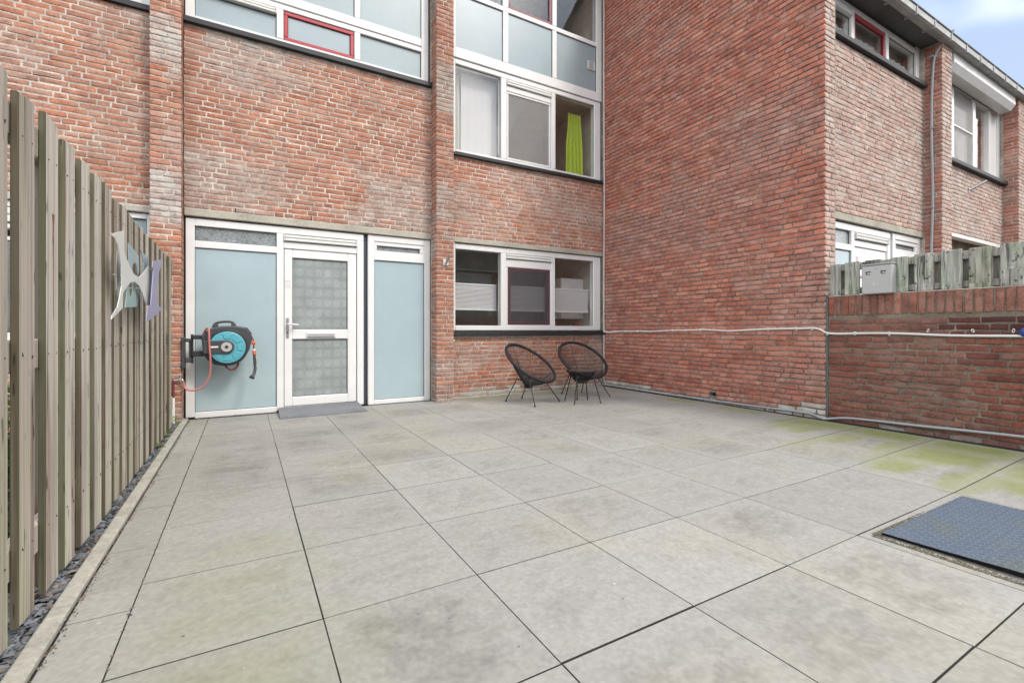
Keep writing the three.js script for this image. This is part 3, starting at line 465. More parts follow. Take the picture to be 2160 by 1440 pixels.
  part(vz, 'flower', merge([new THREE.IcosahedronGeometry(0.03, 1).translate(-0.03, 0.235, 0), new THREE.IcosahedronGeometry(0.022, 1).translate(0.0, 0.25, 0.01)]), M.whitePvc, true);
  single('spice_tin', [box(5.20, 5.30, 0.985, 1.13, -6.86, -6.78, 0.006)], M.redPaint, 'small red tin on the kitchen counter by the window corner', 'tin');
  const drape = (x0, x1, y0, y1, z, folds, amp, pinch) => { const nx = folds * 10, ny = 14, P = [], U = [], I = []; const cx = (x0 + x1) / 2; for (let j = 0; j <= ny; j++) for (let i = 0; i <= nx; i++) { const t = i / nx, s = j / ny, sp = mix(1, pinch, sstep(0.5, 1, s)); P.push(cx + (mix(x0, x1, t) - cx) * sp, mix(y0, y1, s), z + amp * Math.sin(t * folds * 2 * Math.PI + 0.6 * Math.sin(s * 3 + t * 9)) * (1 - 0.4 * s)); U.push(t, s); } for (let j = 0; j < ny; j++) for (let i = 0; i < nx; i++) { const a = j * (nx + 1) + i; I.push(a, a + 1, a + nx + 2, a, a + nx + 2, a + nx + 1); } const g = new THREE.BufferGeometry(); g.setAttribute('position', new THREE.Float32BufferAttribute(P, 3)); g.setAttribute('uv', new THREE.Float32BufferAttribute(U, 2)); g.setIndex(I); g.computeVertexNormals(); return g; };
  single('curtain', drape(4.92, 5.34, 3.4, 4.86, -6.72, 5, 0.06, 0.70), phy(lin(0.58, 0.76, 0.08), { roughness: 0.9, transmission: 0.15, thickness: 0 }), 'lime green curtain hanging in the upper window', 'curtain');
  single('curtain', drape(2.9, 3.52, 3.4, 4.98, -6.66, 5, 0.002, 1), phy(lin(0.80, 0.80, 0.79), { roughness: 0.95, transmission: 0.4, thickness: 0 }), 'added white sheet standing in for the cloud reflection in the upper pane by the pier', 'curtain');  // added sheet: brightens this pane in place of a mirrored cloud
  single('curtain', drape(2.64, 2.92, 3.4, 4.95, -6.70, 4, 0.03, 0.8), phy(lin(0.72, 0.72, 0.62), { roughness: 0.9, transmission: 0.3, thickness: 0 }), 'cream curtain at the pier end of the upper window', 'curtain');
}
// ---------------------------------------------------------------- the neighbouring house beyond the wooden fence
{
  const h = thing('terraced_house', 'brick house front behind the tall wooden fence with white painted lintel', 'house', [-2.5, 0, FZ]);
  const F = { p: h, dx: 0, dy: 0, z: -6.47 };
  part(h, 'wall', [wallSheet(rect(-4.4, -0.87, -0.2, 0.905), [], FZ, 0.2), wallSheet(rect(-4.4, -0.87, 2.37, 4.50), [], FZ, 0.2), wallSheet(rect(-4.4, -3.85, 0.905, 2.37), [], FZ, 0.2)], M.mortarLight);
  part(h, 'lintel', box(-3.85, -0.872, 2.302, 2.372, FZ - 0.18, FZ + 0.006, 0.008), M.whiteLintel);
  const L = [], tone = tones(frontTones.map(c => [c[0] * 1.04, c[1] * 1.02, c[2]]), PALE, 1.2, 0.45, 14);
  lay(L, planeZ(FZ), { u0: -4.4, u1: -0.872, v0: 2.376, v1: 4.49, color: tone, proud: 0.004, joint: 0.0125, seed: 31 });
  lay(L, planeZ(FZ), { u0: -4.4, u1: -0.872, v0: -0.04, v1: 0.90, color: tone, proud: 0.006, seed: 32 }); hang(h, L);
  const w = bars(F, h, 'lower_window', [[-3.84, -3.76, 0.91, 2.295, -0.11, 0], [-0.93, -0.885, 0.91, 2.295, -0.11, 0], [-3.76, -0.93, 2.235, 2.295, -0.11, 0], [-3.76, -0.93, 0.91, 0.99, -0.11, 0], [-1.84, -1.795, 0.99, 2.235, -0.11, 0], [-2.83, -2.77, 0.99, 2.235, -0.11, 0], [-2.77, -1.84, 2.02, 2.07, -0.11, 0], [-2.77, -1.84, 1.90, 1.94, -0.11, 0]], M.frame);
  pane(F, w, -1.795, -0.93, 0.99, 2.235, M.skyPanel, 'infill_panel'); seal(F, w, -1.795, -0.93, 0.99, 2.235); ventStrip(F, w, -2.755, -1.855, 2.08, 2.225);
  pane(F, w, -2.77, -1.84, 0.99, 1.90, M.glass); pane(F, w, -3.76, -2.83, 0.99, 2.235, M.glass);
  part(h, 'room_shell', slabRoom(-3.9, -1.0, 0.0, 2.5, -9.4, -6.60), M.room); part(h, 'room_floor', box(-3.96, -0.94, -0.1, -0.001, -9.46, -6.66, 0), M.roomFloor);
  const u = bars(F, h, 'upper_window', [[-3.84, -3.76, 4.57, 5.6, -0.11, 0], [-0.965, -0.885, 4.57, 5.6, -0.11, 0], [-3.76, -0.965, 4.565, 4.64, -0.11, 0], [-1.9, -1.82, 4.64, 5.6, -0.11, 0], [-3.76, -0.965, 5.52, 5.6, -0.11, 0.004]], M.frame);
  pane(F, u, -3.76, -1.9, 4.64, 5.52, M.skyPanel); pane(F, u, -1.82, -0.965, 4.64, 5.52, M.skyPanel);
  part(h, 'window_sill', box(-4.4, -0.876, 4.495, 4.56, F.z - 0.1, F.z + 0.07, 0.006), M.slate);
  part(h, 'wall', box(-4.4, -0.87, 5.61, 7.4, -6.8, FZ, 0), M.mortarLight);
}
// ---------------------------------------------------------------- piers between the fronts
function pier(x0, x1, label, sideX, seed, tone) {
  const zf = -6.235, p = thing('brick_pier', label, 'pier', [(x0 + x1) / 2, 0, -6.4], 'piers between the house fronts');
  part(p, 'mortar_core', box(x0, x1, -0.2, 7.3, -6.85, zf, 0), M.mortarLight);
  const base = (f) => (u, v, r) => { const c = tone(u, v, r), k = v < 0.10 ? 0.55 : v < 0.2 ? 0.25 : 0; return c.map((x, i) => mix(x * f, LIME[i] * 0.6, k)); };
  const L = []; lay(L, planeZ(zf), { u0: x0 - 0.004, u1: x1 + 0.004, v0: -0.02, v1: 7.2, len: 0.155, color: base(1), proud: 0.006, seed });
  const s = sideX > (x0 + x1) / 2 ? 1 : -1; lay(L, planeX(sideX, s), { u0: FZ + 0.008, u1: zf + 0.002, v0: -0.02, v1: 7.2, color: base(0.95), proud: 0.005, seed: seed + 1 });
  hang(p, L);
}
const pierTone = tones(frontTones, [0.70, 0.56, 0.49], 1.3, 1.1, 5);
pier(-0.87, -0.60, 'pale brick pier rising behind the end of the wooden fence', -0.60, 41, pierTone);
pier(2.345, 2.60, 'brick pier between blue entrance panel and kitchen window', 2.345, 51, tones(frontTones.map(c => [c[0] * 0.9, c[1] * 0.92, c[2] * 0.95]), [0.52, 0.40, 0.34], 1.6, 0.85, 6));
// ---------------------------------------------------------------- the neighbouring house on the other side
{
  const h = thing('terraced_house', 'tall blank brick side wall with neighbouring house front behind the garden wall', 'house', [8, 0, -4]);
  const RZ = -2.965, PZ = -2.765, roofAt = z => 5.25 + 0.6 * (PZ - z);
  // side wall with sloping top
  const sw = extrude(shape2([[-PZ, -0.3], [6.9, -0.3], [6.9, roofAt(-6.9)], [-PZ, roofAt(PZ)]], [[[4.135, 0.115], [4.23, 0.115], [4.23, 0.165], [4.135, 0.165]]]), 0.22); sw.rotateY(Math.PI / 2); sw.translate(WX, 0, 0);
  part(h, 'side_wall', sw, M.mortarGrey);
  part(h, 'air_brick', box(WX + 0.06, WX + 0.10, 0.10, 0.18, -4.25, -4.12, 0), M.seal);
  const L = [], st = tones(sideTones, [0.58, 0.41, 0.35], 0.9, 0.34, 21);
  const side = (u, v, r) => { const c = st(u, v, r); const k = v < 0.08 ? (r() < 0.85 ? 0.9 : 0.1) : v < 0.145 ? (u < -5.2 || u > -3.3 ? 0.9 : 0.35 * r()) : v < 0.21 && u > -2.95 ? 0.7 : 0; return c.map((x, i) => mix(x, LIME[i] * 1.2, k)); };
  lay(L, planeX(WX, -1), { u0: -6.44, u1: PZ + 0.004, v0: -0.05, v1: 7.4, holes: [[-4.235, -4.13, 0.105, 0.175]], top: (s, e, b) => { const z = PZ - (b + 0.02 - 5.25) / 0.6; return z >= e ? [s, e] : z - s > 0.05 ? [s, z] : null; }, color: side, proud: 0.011, depth: 0.03, joint: 0.0125, seed: 61, rough: 1.5 });
  // front
  const back = (x0, x1, lo, hi) => wallSheet(rect(x0, x1, lo, hi), [], RZ, 0.2);
  part(h, 'front_wall', [back(5.77, 8.67, 2.44, 4.53), back(9.02, 11.98, 2.55, 3.63), back(12.3, 14.6, 2.55, 3.63), box(5.77, 14.6, -0.3, 5.2, RZ - 0.42, RZ - 0.25, 0)], M.mortarLight);
  part(h, 'lintel', box(5.755, 8.67, 2.36, 2.442, RZ - 0.18, RZ + 0.004, 0.006), M.concrete);
  const ft = tones(frontTones.map(c => [c[0], c[1], c[2]].map((x, i) => mix(x, [0.78, 0.60, 0.52][i], 0.62))), [0.80, 0.68, 0.60], 1.4, 0.30, 33);
  lay(L, planeZ(RZ), { u0: 5.76, u1: 8.668, v0: 2.446, v1: 4.53, color: ft, proud: 0.006, seed: 71 });
  lay(L, planeZ(RZ), { u0: 9.025, u1: 11.975, v0: 2.555, v1: 3.62, color: ft, proud: 0.006, seed: 72 });
  const ps = tones(sideTones, PALE, 1, 0.35, 3);
  for (const [a, b, k] of [[5.55, 5.745, 0], [8.67, 9.015, 1], [11.985, 12.29, 2]]) {
    if (k) part(h, 'pier', box(a + 0.002, b, -0.2, 5.2, RZ - 0.25, PZ, 0), M.mortarLight);
    lay(L, planeZ(PZ), { u0: a - 0.003, u1: b + 0.003, v0: -0.05, v1: 5.18, len: k ? 0.16 : 0.095, color: ft, proud: 0.006, seed: 80 + k });
    if (k) lay(L, planeX(a + 0.002, -1), { u0: RZ + 0.008, u1: PZ + 0.002, v0: 1.0, v1: 5.14, color: ps, proud: 0.005, seed: 90 + k });
  }
  hang(h, L);
  const F = { p: h, dx: 6.29, dy: 0.045, z: RZ - 0.03 };
  entranceBay(F, true); stripWindow(F, 5.10, true);
  part(h, 'room_shell', slabRoom(5.85, 8.6, 3.2, 5.12, -6.3, RZ - 0.15), M.room);
  [[5.82, 6.62, 'white net curtain low behind the light beside the corner in the strip window'], [6.73, 7.55, 'white net curtain low behind the red framed light above the garden wall'], [7.62, 8.48, 'white net curtain low behind the strip window light by the grey pipe']].forEach(([a, b, lab]) => { const L = []; const n = 40; for (let k = 0; k < n; k++) { const u = mix(a, b, k / n), w = mix(a, b, (k + 1) / n), f = q => -3.10 + 0.008 * Math.sin(q * 40); L.push([[u, 4.62, f(u)], [w, 4.62, f(w)], [w, 4.86, f(w)], [u, 4.86, f(u)]]); } single('net_curtain', polys(L), phy(lin(0.8, 0.8, 0.79), { roughness: 0.95, transmission: 0.3, thickness: 0 }), lab, 'curtain', 'net curtains across the garden wall'); });
  // second bay: window with fly screen, roller shutter box
  const G = { p: h, dx: 0, dy: 0, z: RZ - 0.03 };
  const w = bars(G, h, 'bay_window', [[9.06, 9.13, 3.70, 5.0, -0.11, 0], [11.86, 11.95, 3.70, 5.0, -0.11, 0], [9.13, 11.86, 4.90, 5.0, -0.11, 0], [9.13, 11.86, 3.70, 3.76, -0.11, 0], [10.66, 10.78, 3.76, 4.90, -0.11, 0.004], [9.75, 9.86, 3.76, 4.9, -0.11, 0.004], [9.86, 10.66, 4.29, 4.32, -0.05, 0], [11.42, 11.52, 3.76, 4.9, -0.11, 0]], M.frame);
  pane(G, w, 9.86, 10.66, 3.76, 4.9, M.glass); pane(G, w, 10.78, 11.42, 3.76, 4.9, M.glass); pane(G, w, 11.52, 11.86, 3.76, 4.9, M.frame, 'infill_panel', -0.02); pane(G, w, 9.13, 9.75, 3.76, 4.9, M.glass);
  part(w, 'insect_screen', fx(G, [[9.865, 10.655, 3.765, 4.895, -0.012, -0.011, 0]]), M.screenPale);
  part(h, 'room_shell', slabRoom(9.1, 11.9, 3.2, 5.12, -5.6, RZ - 0.15), M.room);
  part(h, 'window_sill', box(9.02, 11.98, 3.625, 3.69, RZ - 0.12, RZ + 0.07, 0.006), M.slate);
  const sb = extrude(shape2([[0, 4.90], [0.14, 4.90], [0.2, 4.99], [0.2, 5.16], [0.0, 5.18]]), 2.70, 0.004); sb.rotateY(-Math.PI / 2); sb.scale(1, 1, 1); sb.translate(11.83, 0, RZ); 
  part(h, 'shutter_box', sb, M.frame);
  part(h, 'lower_lintel', box(9.03, 11.97, 2.49, 2.553, RZ - 0.1, RZ + 0.006, 0.006), M.whitePvc);
  part(h, 'flag_holder', [box(10.35, 10.39, 3.28, 3.36, RZ, RZ + 0.012, 0.002), rod([10.37, 3.32, RZ + 0.01], [10.48, 3.44, RZ + 0.19], 0.018)], M.steel);
  // soffit boards, gutter with brackets, roof
  for (let k = 0; k < 9; k++) part(h, 'soffit_board', box(5.6 + k, 6.594 + k, 5.15, 5.165, RZ - 0.2, -2.72, 0.003), M.soffit);
  const gt = extrude(shape2([[0, 0.085], [0.012, 0.02], [0.035, 0], [0.10, 0], [0.125, 0.02], [0.13, 0.10], [0.122, 0.10], [0.117, 0.028], [0.098, 0.009], [0.037, 0.009], [0.018, 0.025], [0.008, 0.085]]), 9.1); gt.rotateY(-Math.PI / 2); gt.translate(14.6, 5.125, -2.80);
  const gp = part(h, 'gutter', gt, M.zinc);
  for (let k = 0; k < 16; k++) part(gp, 'gutter_bracket', box(5.9 + k * 0.56, 5.925 + k * 0.56, 5.118, 5.226, -2.805, -2.662, 0.003), M.greyPvc);
  part(gp, 'drip_edge', box(5.5, 14.6, 5.222, 5.245, -2.83, -2.66, 0.004), M.soffit);
  const rl = []; for (let k = 0; k < 22; k++) { const z = -2.72 - k * 0.3, y = 5.25 + (k * 0.3) * 0.6; rl.push(polys([[[5.44, y, z], [14.8, y, z], [14.8, y + 0.18 + 0.03, z - 0.3], [5.44, y + 0.18 + 0.03, z - 0.3]], [[5.44, y - 0.02, z], [14.8, y - 0.02, z], [14.8, y, z], [5.44, y, z]], [[5.44, y - 0.06, z], [5.44, y, z], [5.44, y + 0.21, z - 0.3], [5.44, y + 0.13, z - 0.3]], [[5.44, y - 0.06, z], [14.8, y - 0.06, z], [14.8, y + 0.12, z - 0.3], [5.44, y + 0.12, z - 0.3]]])); }
  part(h, 'roof', rl, M.roofTile);
  // pipe on the pier side
  const c = part(h, 'downpipe', tube([[8.63, 1.2, -2.86], [8.62, 2.1, -2.865], [8.635, 2.9, -2.855], [8.625, 3.9, -2.865], [8.635, 4.7, -2.855], [8.655, 4.98, -2.83], [8.72, 5.22, -2.70], [8.74, 5.27, -2.66]], 0.017, 50, 8), M.greyPvc);
  for (const y of [2.78, 3.92, 4.95]) part(c, 'pipe_clip', box(8.60, 8.668, y, y + 0.02, -2.885, -2.84, 0.003), M.greyPvc);
}
// ---------------------------------------------------------------- garden wall with its fence
{
  const GX = WX + 0.015, z0 = -2.735, z1 = 3.4;
  const g = thing('garden_wall', 'dark red brick garden wall topped by upright bricks below the grey fence', 'wall', [GX, 0, -1]);
  part(g, 'mortar_core', box(GX, GX + 0.2, -0.2, 1.375, z0, z1, 0), M.mortarMossy);
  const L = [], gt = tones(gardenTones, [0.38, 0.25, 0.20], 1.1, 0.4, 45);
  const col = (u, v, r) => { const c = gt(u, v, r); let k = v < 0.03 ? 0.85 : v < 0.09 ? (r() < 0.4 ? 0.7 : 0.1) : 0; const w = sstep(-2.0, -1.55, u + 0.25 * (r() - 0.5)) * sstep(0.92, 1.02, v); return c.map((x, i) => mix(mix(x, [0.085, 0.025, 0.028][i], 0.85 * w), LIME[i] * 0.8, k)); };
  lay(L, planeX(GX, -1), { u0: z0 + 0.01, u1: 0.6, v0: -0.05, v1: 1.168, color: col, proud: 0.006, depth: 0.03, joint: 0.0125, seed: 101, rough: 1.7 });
  for (let z = z0 + 0.006, k = 0; z < 0.6; z += 0.0655, k++) L.push({ pt: planeX(GX, -1), u0: z, u1: z + 0.051 + 0.004 * R(), v0: 1.172 + 0.006 * R(), v1: 1.378, proud: 0.007 + 0.004 * R(), depth: 0.03, col: gt(z, 1.3, R).map((x, i) => x * [1.25, 1.28, 1.25][i]), rough: 1.6 });
  hang(g, L);
  part(g, 'mortar_bed', box(GX - 0.002, GX + 0.06, 1.378, 1.388, z0, z1, 0.003), M.mortarLight);
  part(g, 'corner_joint', box(GX - 0.010, GX + 0.02, -0.02, 1.38, z0 - 0.026, z0 - 0.001, 0.002), M.soffit);
  const clips = [[-1.87, 0.5], [-1.56, -0.7], [-1.31, 0.2]];
  for (const [z, a] of clips) { const c = clean(new THREE.TorusGeometry(0.011, 0.004, 6, 12)); c.scale(0.7, 1.25, 1); c.rotateZ(a * 0.6); c.rotateY(Math.PI / 2); c.translate(GX - 0.012, 1.012, z); part(g, 'wall_loop', c, M.whitePvc); }
  // fence on the wall
  const f = thing('board_fence', 'low weathered grey board fence on top of the brick garden wall', 'fence', [GX + 0.06, 1.39, -1]);
  const X = GX + 0.03, board = (a, b, x, top, t) => { const o = [R() * 3, -1.3 + R() * 1.6]; return box(x, x + t, 1.392, top, a, b, 0.004, o); };
  const fronts = [[-2.732, -2.69], [-2.685, -2.632], [-2.592, -2.452], [-2.40, -2.26], [-2.18, -2.04], [-1.99, -1.848], [-1.79, -1.645], [-1.60, -1.455], [-1.40, -1.255]]; for (let z = -1.2; z < 2.9; z += 0.2) fronts.push([z, z + 0.143]);
  fronts.forEach(([a, b], i) => { const q = part(f, 'board', board(a, b, X, 1.735 + 0.015 * sstep(-2.6, -1.2, a) + rr(-0.004, 0.004), 0.02), greyWoodTints[[0, 0, 2, 1, 2, 0, 2, 3, 0][i] ?? i % 4]); if (i > 1) part(q, 'nail', [0.02, 0.11].flatMap(d => [1.46, 1.69].map(y => rod([X - 0.0015, y, a + d], [X + 0.005, y, a + d], 0.003, 0.003, 6))), M.seal); });
  for (let z = -2.66; z < 2.9; z += 0.2) part(f, 'back_board', board(z, z + 0.14, X + 0.066, 1.68 + rr(-0.01, 0.01), 0.02), greyWoodTints[1]);
  part(f, 'rail', box(X + 0.021, X + 0.065, 1.655, 1.728, z0, 3.0, 0.005), greyWoodTints[3]); part(f, 'rail', box(X + 0.021, X + 0.065, 1.40, 1.46, z0, 3.0, 0.005), greyWoodTints[1]);
  // metal box
  const b = thing('metal_box', 'grey metal box with two slots hung on the fence above the garden wall', 'box', [X - 0.05, 1.385, -2.25]);
  part(b, 'body', box(X - 0.105, X - 0.004, 1.382, 1.665, -2.385, -2.13, 0.006), std(lin(0.50, 0.50, 0.50), { metalness: 0.1, roughness: 0.5, map: paintMap }));
  part(b, 'lid', [box(X - 0.110, X - 0.002, 1.667, 1.682, -2.388, -2.127, 0.004)], std(lin(0.36, 0.365, 0.37), { metalness: 0.25, roughness: 0.5 }));
  for (const z of [-2.352, -2.222]) part(b, 'slot', [box(X - 0.1068, X - 0.10, 1.597, 1.607, z, z + 0.048, 0), box(X - 0.1068, X - 0.10, 1.575, 1.581, z + 0.008, z + 0.042, 0), box(X - 0.1066, X - 0.10, 1.578, 1.605, z + 0.003, z + 0.011, 0)], M.seal);
  const lk = part(b, 'lock', rod([X - 0.112, 1.637, -2.26], [X - 0.10, 1.637, -2.26], 0.011, 0.011, 14), M.steel); part(lk, 'keyhole', box(X - 0.1132, X - 0.111, 1.632, 1.642, -2.2615, -2.2585, 0), M.seal);
  part(b, 'sticker_mark', [box(X - 0.1062, X - 0.10, 1.470, 1.500, -2.285, -2.280, 0), box(X - 0.1062, X - 0.10, 1.470, 1.475, -2.280, -2.270, 0), box(X - 0.1062, X - 0.10, 1.478, 1.482, -2.265, -2.240, 0)], M.whitePvc);
  const bl = thing('hose_nozzle', 'blue plastic fitting fixed to the garden wall beside the cable', 'fitting', [GX - 0.03, 1.0, -1.24]);
  part(bl, 'cap', clean(new THREE.SphereGeometry(0.035, 14, 10).scale(0.8, 1.1, 1)), phy(lin(0.03, 0.06, 0.25), { roughness: 0.4 }), true); part(bl, 'stem', rod([0, 0, 0], [0.03, 0, 0], 0.012), M.seal, true);
}
// ---------------------------------------------------------------- pipes and cables
function cable(name, label, pts, r, m, clips, cm, cat, seg = 120) {
  const o = thing(name, label, cat, pts[0]); part(o, 'run', tube(pts, r, seg, 8), m); for (const c of clips) part(o, 'clip', c, cm); return o;
}
{
  const x = WX - 0.016, zs = [-6.2, -6.02, -5.62, -5.02, -4.73, -4.44, -4.12, -3.55, -3.16, -2.92];
  const pts = [[5.50, 0.995, -6.36], [5.53, 0.975, -6.28], [x, 0.985, -6.14], [x, 0.993, -5.9], [x, 0.995, -5.62], [x, 0.994, -5.3], [x, 1.008, -4.9], [x, 1.015, -4.5], [x, 1.02, -4.3], [x, 1.005, -3.95], [x, 1.012, -3.75], [x, 1.028, -3.4], [x, 1.034, -3.0], [x, 1.036, -2.86], [x, 1.022, -2.80], [x + 0.0, 0.99, -2.755], [x + 0.012, 0.978, -2.68], [x + 0.012, 0.985, -2.3], [x + 0.012, 0.982, -2.05], [x + 0.012, 0.968, -1.7], [x + 0.012, 0.968, -1.3], [x + 0.012, 0.97, -0.6], [x + 0.012, 0.97, 0.8]];
  const clipAt = (z, y, dx = 0) => merge([box(x - 0.012 + dx, x + 0.012 + dx, y - 0.004, y + 0.016, z - 0.012, z + 0.012, 0.003), box(x - 0.006 + dx, x + 0.010 + dx, y - 0.022, y - 0.004, z - 0.007, z + 0.007, 0.002)]);
  cable('wall_cable', 'white cable clipped along the side wall and garden wall at sill height', pts, 0.0115, M.whitePvc, [[-6.12, 0.988], [-5.85, 0.994], [-5.58, 0.996], [-4.86, 1.010], [-4.62, 1.014], [-4.38, 1.02], [-3.4, 1.028], [-3.06, 1.033], [-2.89, 1.036], [-2.735, 0.982], [-2.47, 0.984, 0.012], [-2.17, 0.984, 0.012]].map(([z, y, d]) => clipAt(z, y, d)), M.whitePvc, 'cable', 200);
  const lx = WX - 0.02; cable('ground_pipe', 'grey plastic pipe running along the foot of the side wall and garden wall', [[lx - 0.01, 0.30, -6.375], [lx - 0.01, 0.12, -6.375], [lx - 0.01, 0.062, -6.33], [lx, 0.055, -6.1], [lx, 0.05, -5.0], [lx, 0.058, -4.2], [lx, 0.068, -3.5], [lx, 0.078, -3.0], [lx - 0.01, 0.07, -2.86], [lx - 0.03, 0.045, -2.76], [lx - 0.01, 0.06, -2.68], [lx, 0.085, -2.55], [lx, 0.115, -1.9], [lx, 0.145, -1.25], [lx, 0.16, -0.5], [lx, 0.17, 0.8]], 0.013, M.greyPvc, [-5.6, -4.9, -4.2, -3.4].map(z => box(lx - 0.016, lx + 0.02, 0.035, 0.085, z - 0.008, z + 0.008, 0.002)), M.greyPvc, 'pipe', 160);
  cable('conduit_pipe', 'thin grey conduit rising in the corner of kitchen window and side wall', [[lx - 0.012, 0.24, -6.375], [lx - 0.012, 1.8, -6.378], [lx - 0.006, 3.4, -6.375], [lx - 0.012, 5.4, -6.378], [lx - 0.012, 7.0, -6.375]], 0.014, M.palePvc, [0.8, 1.35, 1.9, 2.6, 3.4, 4.2, 4.9, 5.6, 6.3].map(y => box(lx - 0.028, lx + 0.02, y, y + 0.015, -6.39, -6.36, 0.002)), M.greyPvc, 'pipe', 60);
  const px = 2.63; cable('white_downpipe', 'slim white pipe down the edge of the brick pier beside the kitchen window', [[px, 0.02, -6.33], [px, 0.25, -6.335], [px - 0.004, 1.5, -6.335], [px - 0.004, 4.0, -6.335], [px - 0.004, 7.2, -6.335]], 0.017, M.whitePvc, [0.85, 2.26, 3.6, 5.3].map(y => box(px - 0.03, px + 0.024, y, y + 0.025, -6.36, -6.31, 0.003)), M.whitePvc, 'pipe', 40);
  const f = thing('flag_holder', 'white plate with angled metal flag tube on the brick pier', 'flag holder', [2.477, 1.95, -6.22]);
  part(f, 'plate', box(2.44, 2.516, 1.93, 2.012, -6.229, -6.214, 0.003), M.frameAged); part(f, 'socket', [rod([2.478, 1.955, -6.212], [2.478, 2.055, -6.105], 0.018, 0.019, 14)], M.steel); part(f, 'socket_hole', rod([2.478, 2.0545, -6.1055], [2.478, 2.0565, -6.1035], 0.014, 0.014, 12), M.seal);
}
// ---------------------------------------------------------------- tall fence
{
  const f = thing('board_fence', 'tall weathered wooden fence of upright boards beside the patio edging', 'fence', [-0.66, 0, -3.5]);
  const ends = [-2.061, -2.285, -2.535, -2.742, -2.973, -3.175, -3.395, -3.591, -3.782, -3.976, -4.165, -4.34, -4.566, -4.808, -5.065, -5.291, -5.51, -5.842]; for (let z = -1.84; z < 2.6; z += 0.21) ends.unshift(z);
  const top = z => 1.735 + 0.085 * sstep(-5.4, -2.2, z);
  ends.forEach((z, i) => {
    const w = 0.138 + rr(-0.004, 0.004), o = [R() * 5, 0.05 + R() * 0.25], y1 = top(z) + rr(-0.012, 0.012), t = 0.022, X = -0.645 + rr(-0.002, 0.002), sl = rr(-0.02, 0.012), c = 0.004;
    const sec = [[z, 0.018 + rr(0, 0.02)], [z + w, 0.018 + rr(0, 0.02)], [z + w, y1 + sl], [z + w * 0.5, y1 + sl * 0.5 + 0.003], [z, y1]];
    const g = extrude(shape2(sec.map(([a, b]) => [-a, b])), t - 2 * c, c); g.rotateY(Math.PI / 2); // local x -> -z
    g.translate(X - t + c, 0, 0); const P = g.attributes.position, N = g.attributes.normal, U = g.attributes.uv; for (let k = 0; k < P.count; k++) U.setXY(k, (Math.abs(N.getX(k)) > 0.6 ? P.getZ(k) : P.getX(k)) + o[0], P.getY(k) + o[1]);
    const ak = rr(0.8, 1.25), edgeTint = [0.215 * ak, (0.20 + 0.025 * R()) * ak, 0.155 * ak], CC = new Float32Array(P.count * 3); for (let k = 0; k < P.count; k++) { const e = N.getZ(k) > 0.7; for (let q = 0; q < 3; q++) CC[3 * k + q] = e ? edgeTint[q] : 1; } g.setAttribute('color', new THREE.BufferAttribute(CC, 3));  // edges facing +z get a much darker vertex tint than the board faces
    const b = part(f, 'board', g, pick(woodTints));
    if (Math.abs(z + 2.535) < 0.01) part(b, 'rust_stain', polys([[[X + 0.0009, 1.47, z + 0.075], [X + 0.0009, 1.47, z + 0.045], [X + 0.0009, 1.43, z + 0.052], [X + 0.0009, 1.43, z + 0.068]], [[X + 0.0009, 1.43, z + 0.068], [X + 0.0009, 1.43, z + 0.056], [X + 0.0009, 1.06, z + 0.058], [X + 0.0009, 1.06, z + 0.062]]]), M.rust);
    part(b, 'nail', [0.025, w - 0.03].flatMap(d => [0.28, 0.93, 1.67].map(y => rod([X - 0.004, y + rr(-0.02, 0.02), z + d], [X + 0.0012, y, z + d], 0.0032, 0.0032, 6))), M.seal);
  });
  for (const [a, b] of [[0.19, 0.30], [0.875, 0.985], [1.66, 1.77]]) part(f, 'rail', box(-0.712, -0.669, a, b, -6.2, 2.7, 0.005, [R(), R()]), pick(woodTints));
  for (const z of [-5.95, -4.1, -2.62, -0.6, 1.2]) part(f, 'post', box(-0.79, -0.714, -0.2, 1.80, z, z + 0.07, 0.006, [R(), R()]), woodTints[2]);
}
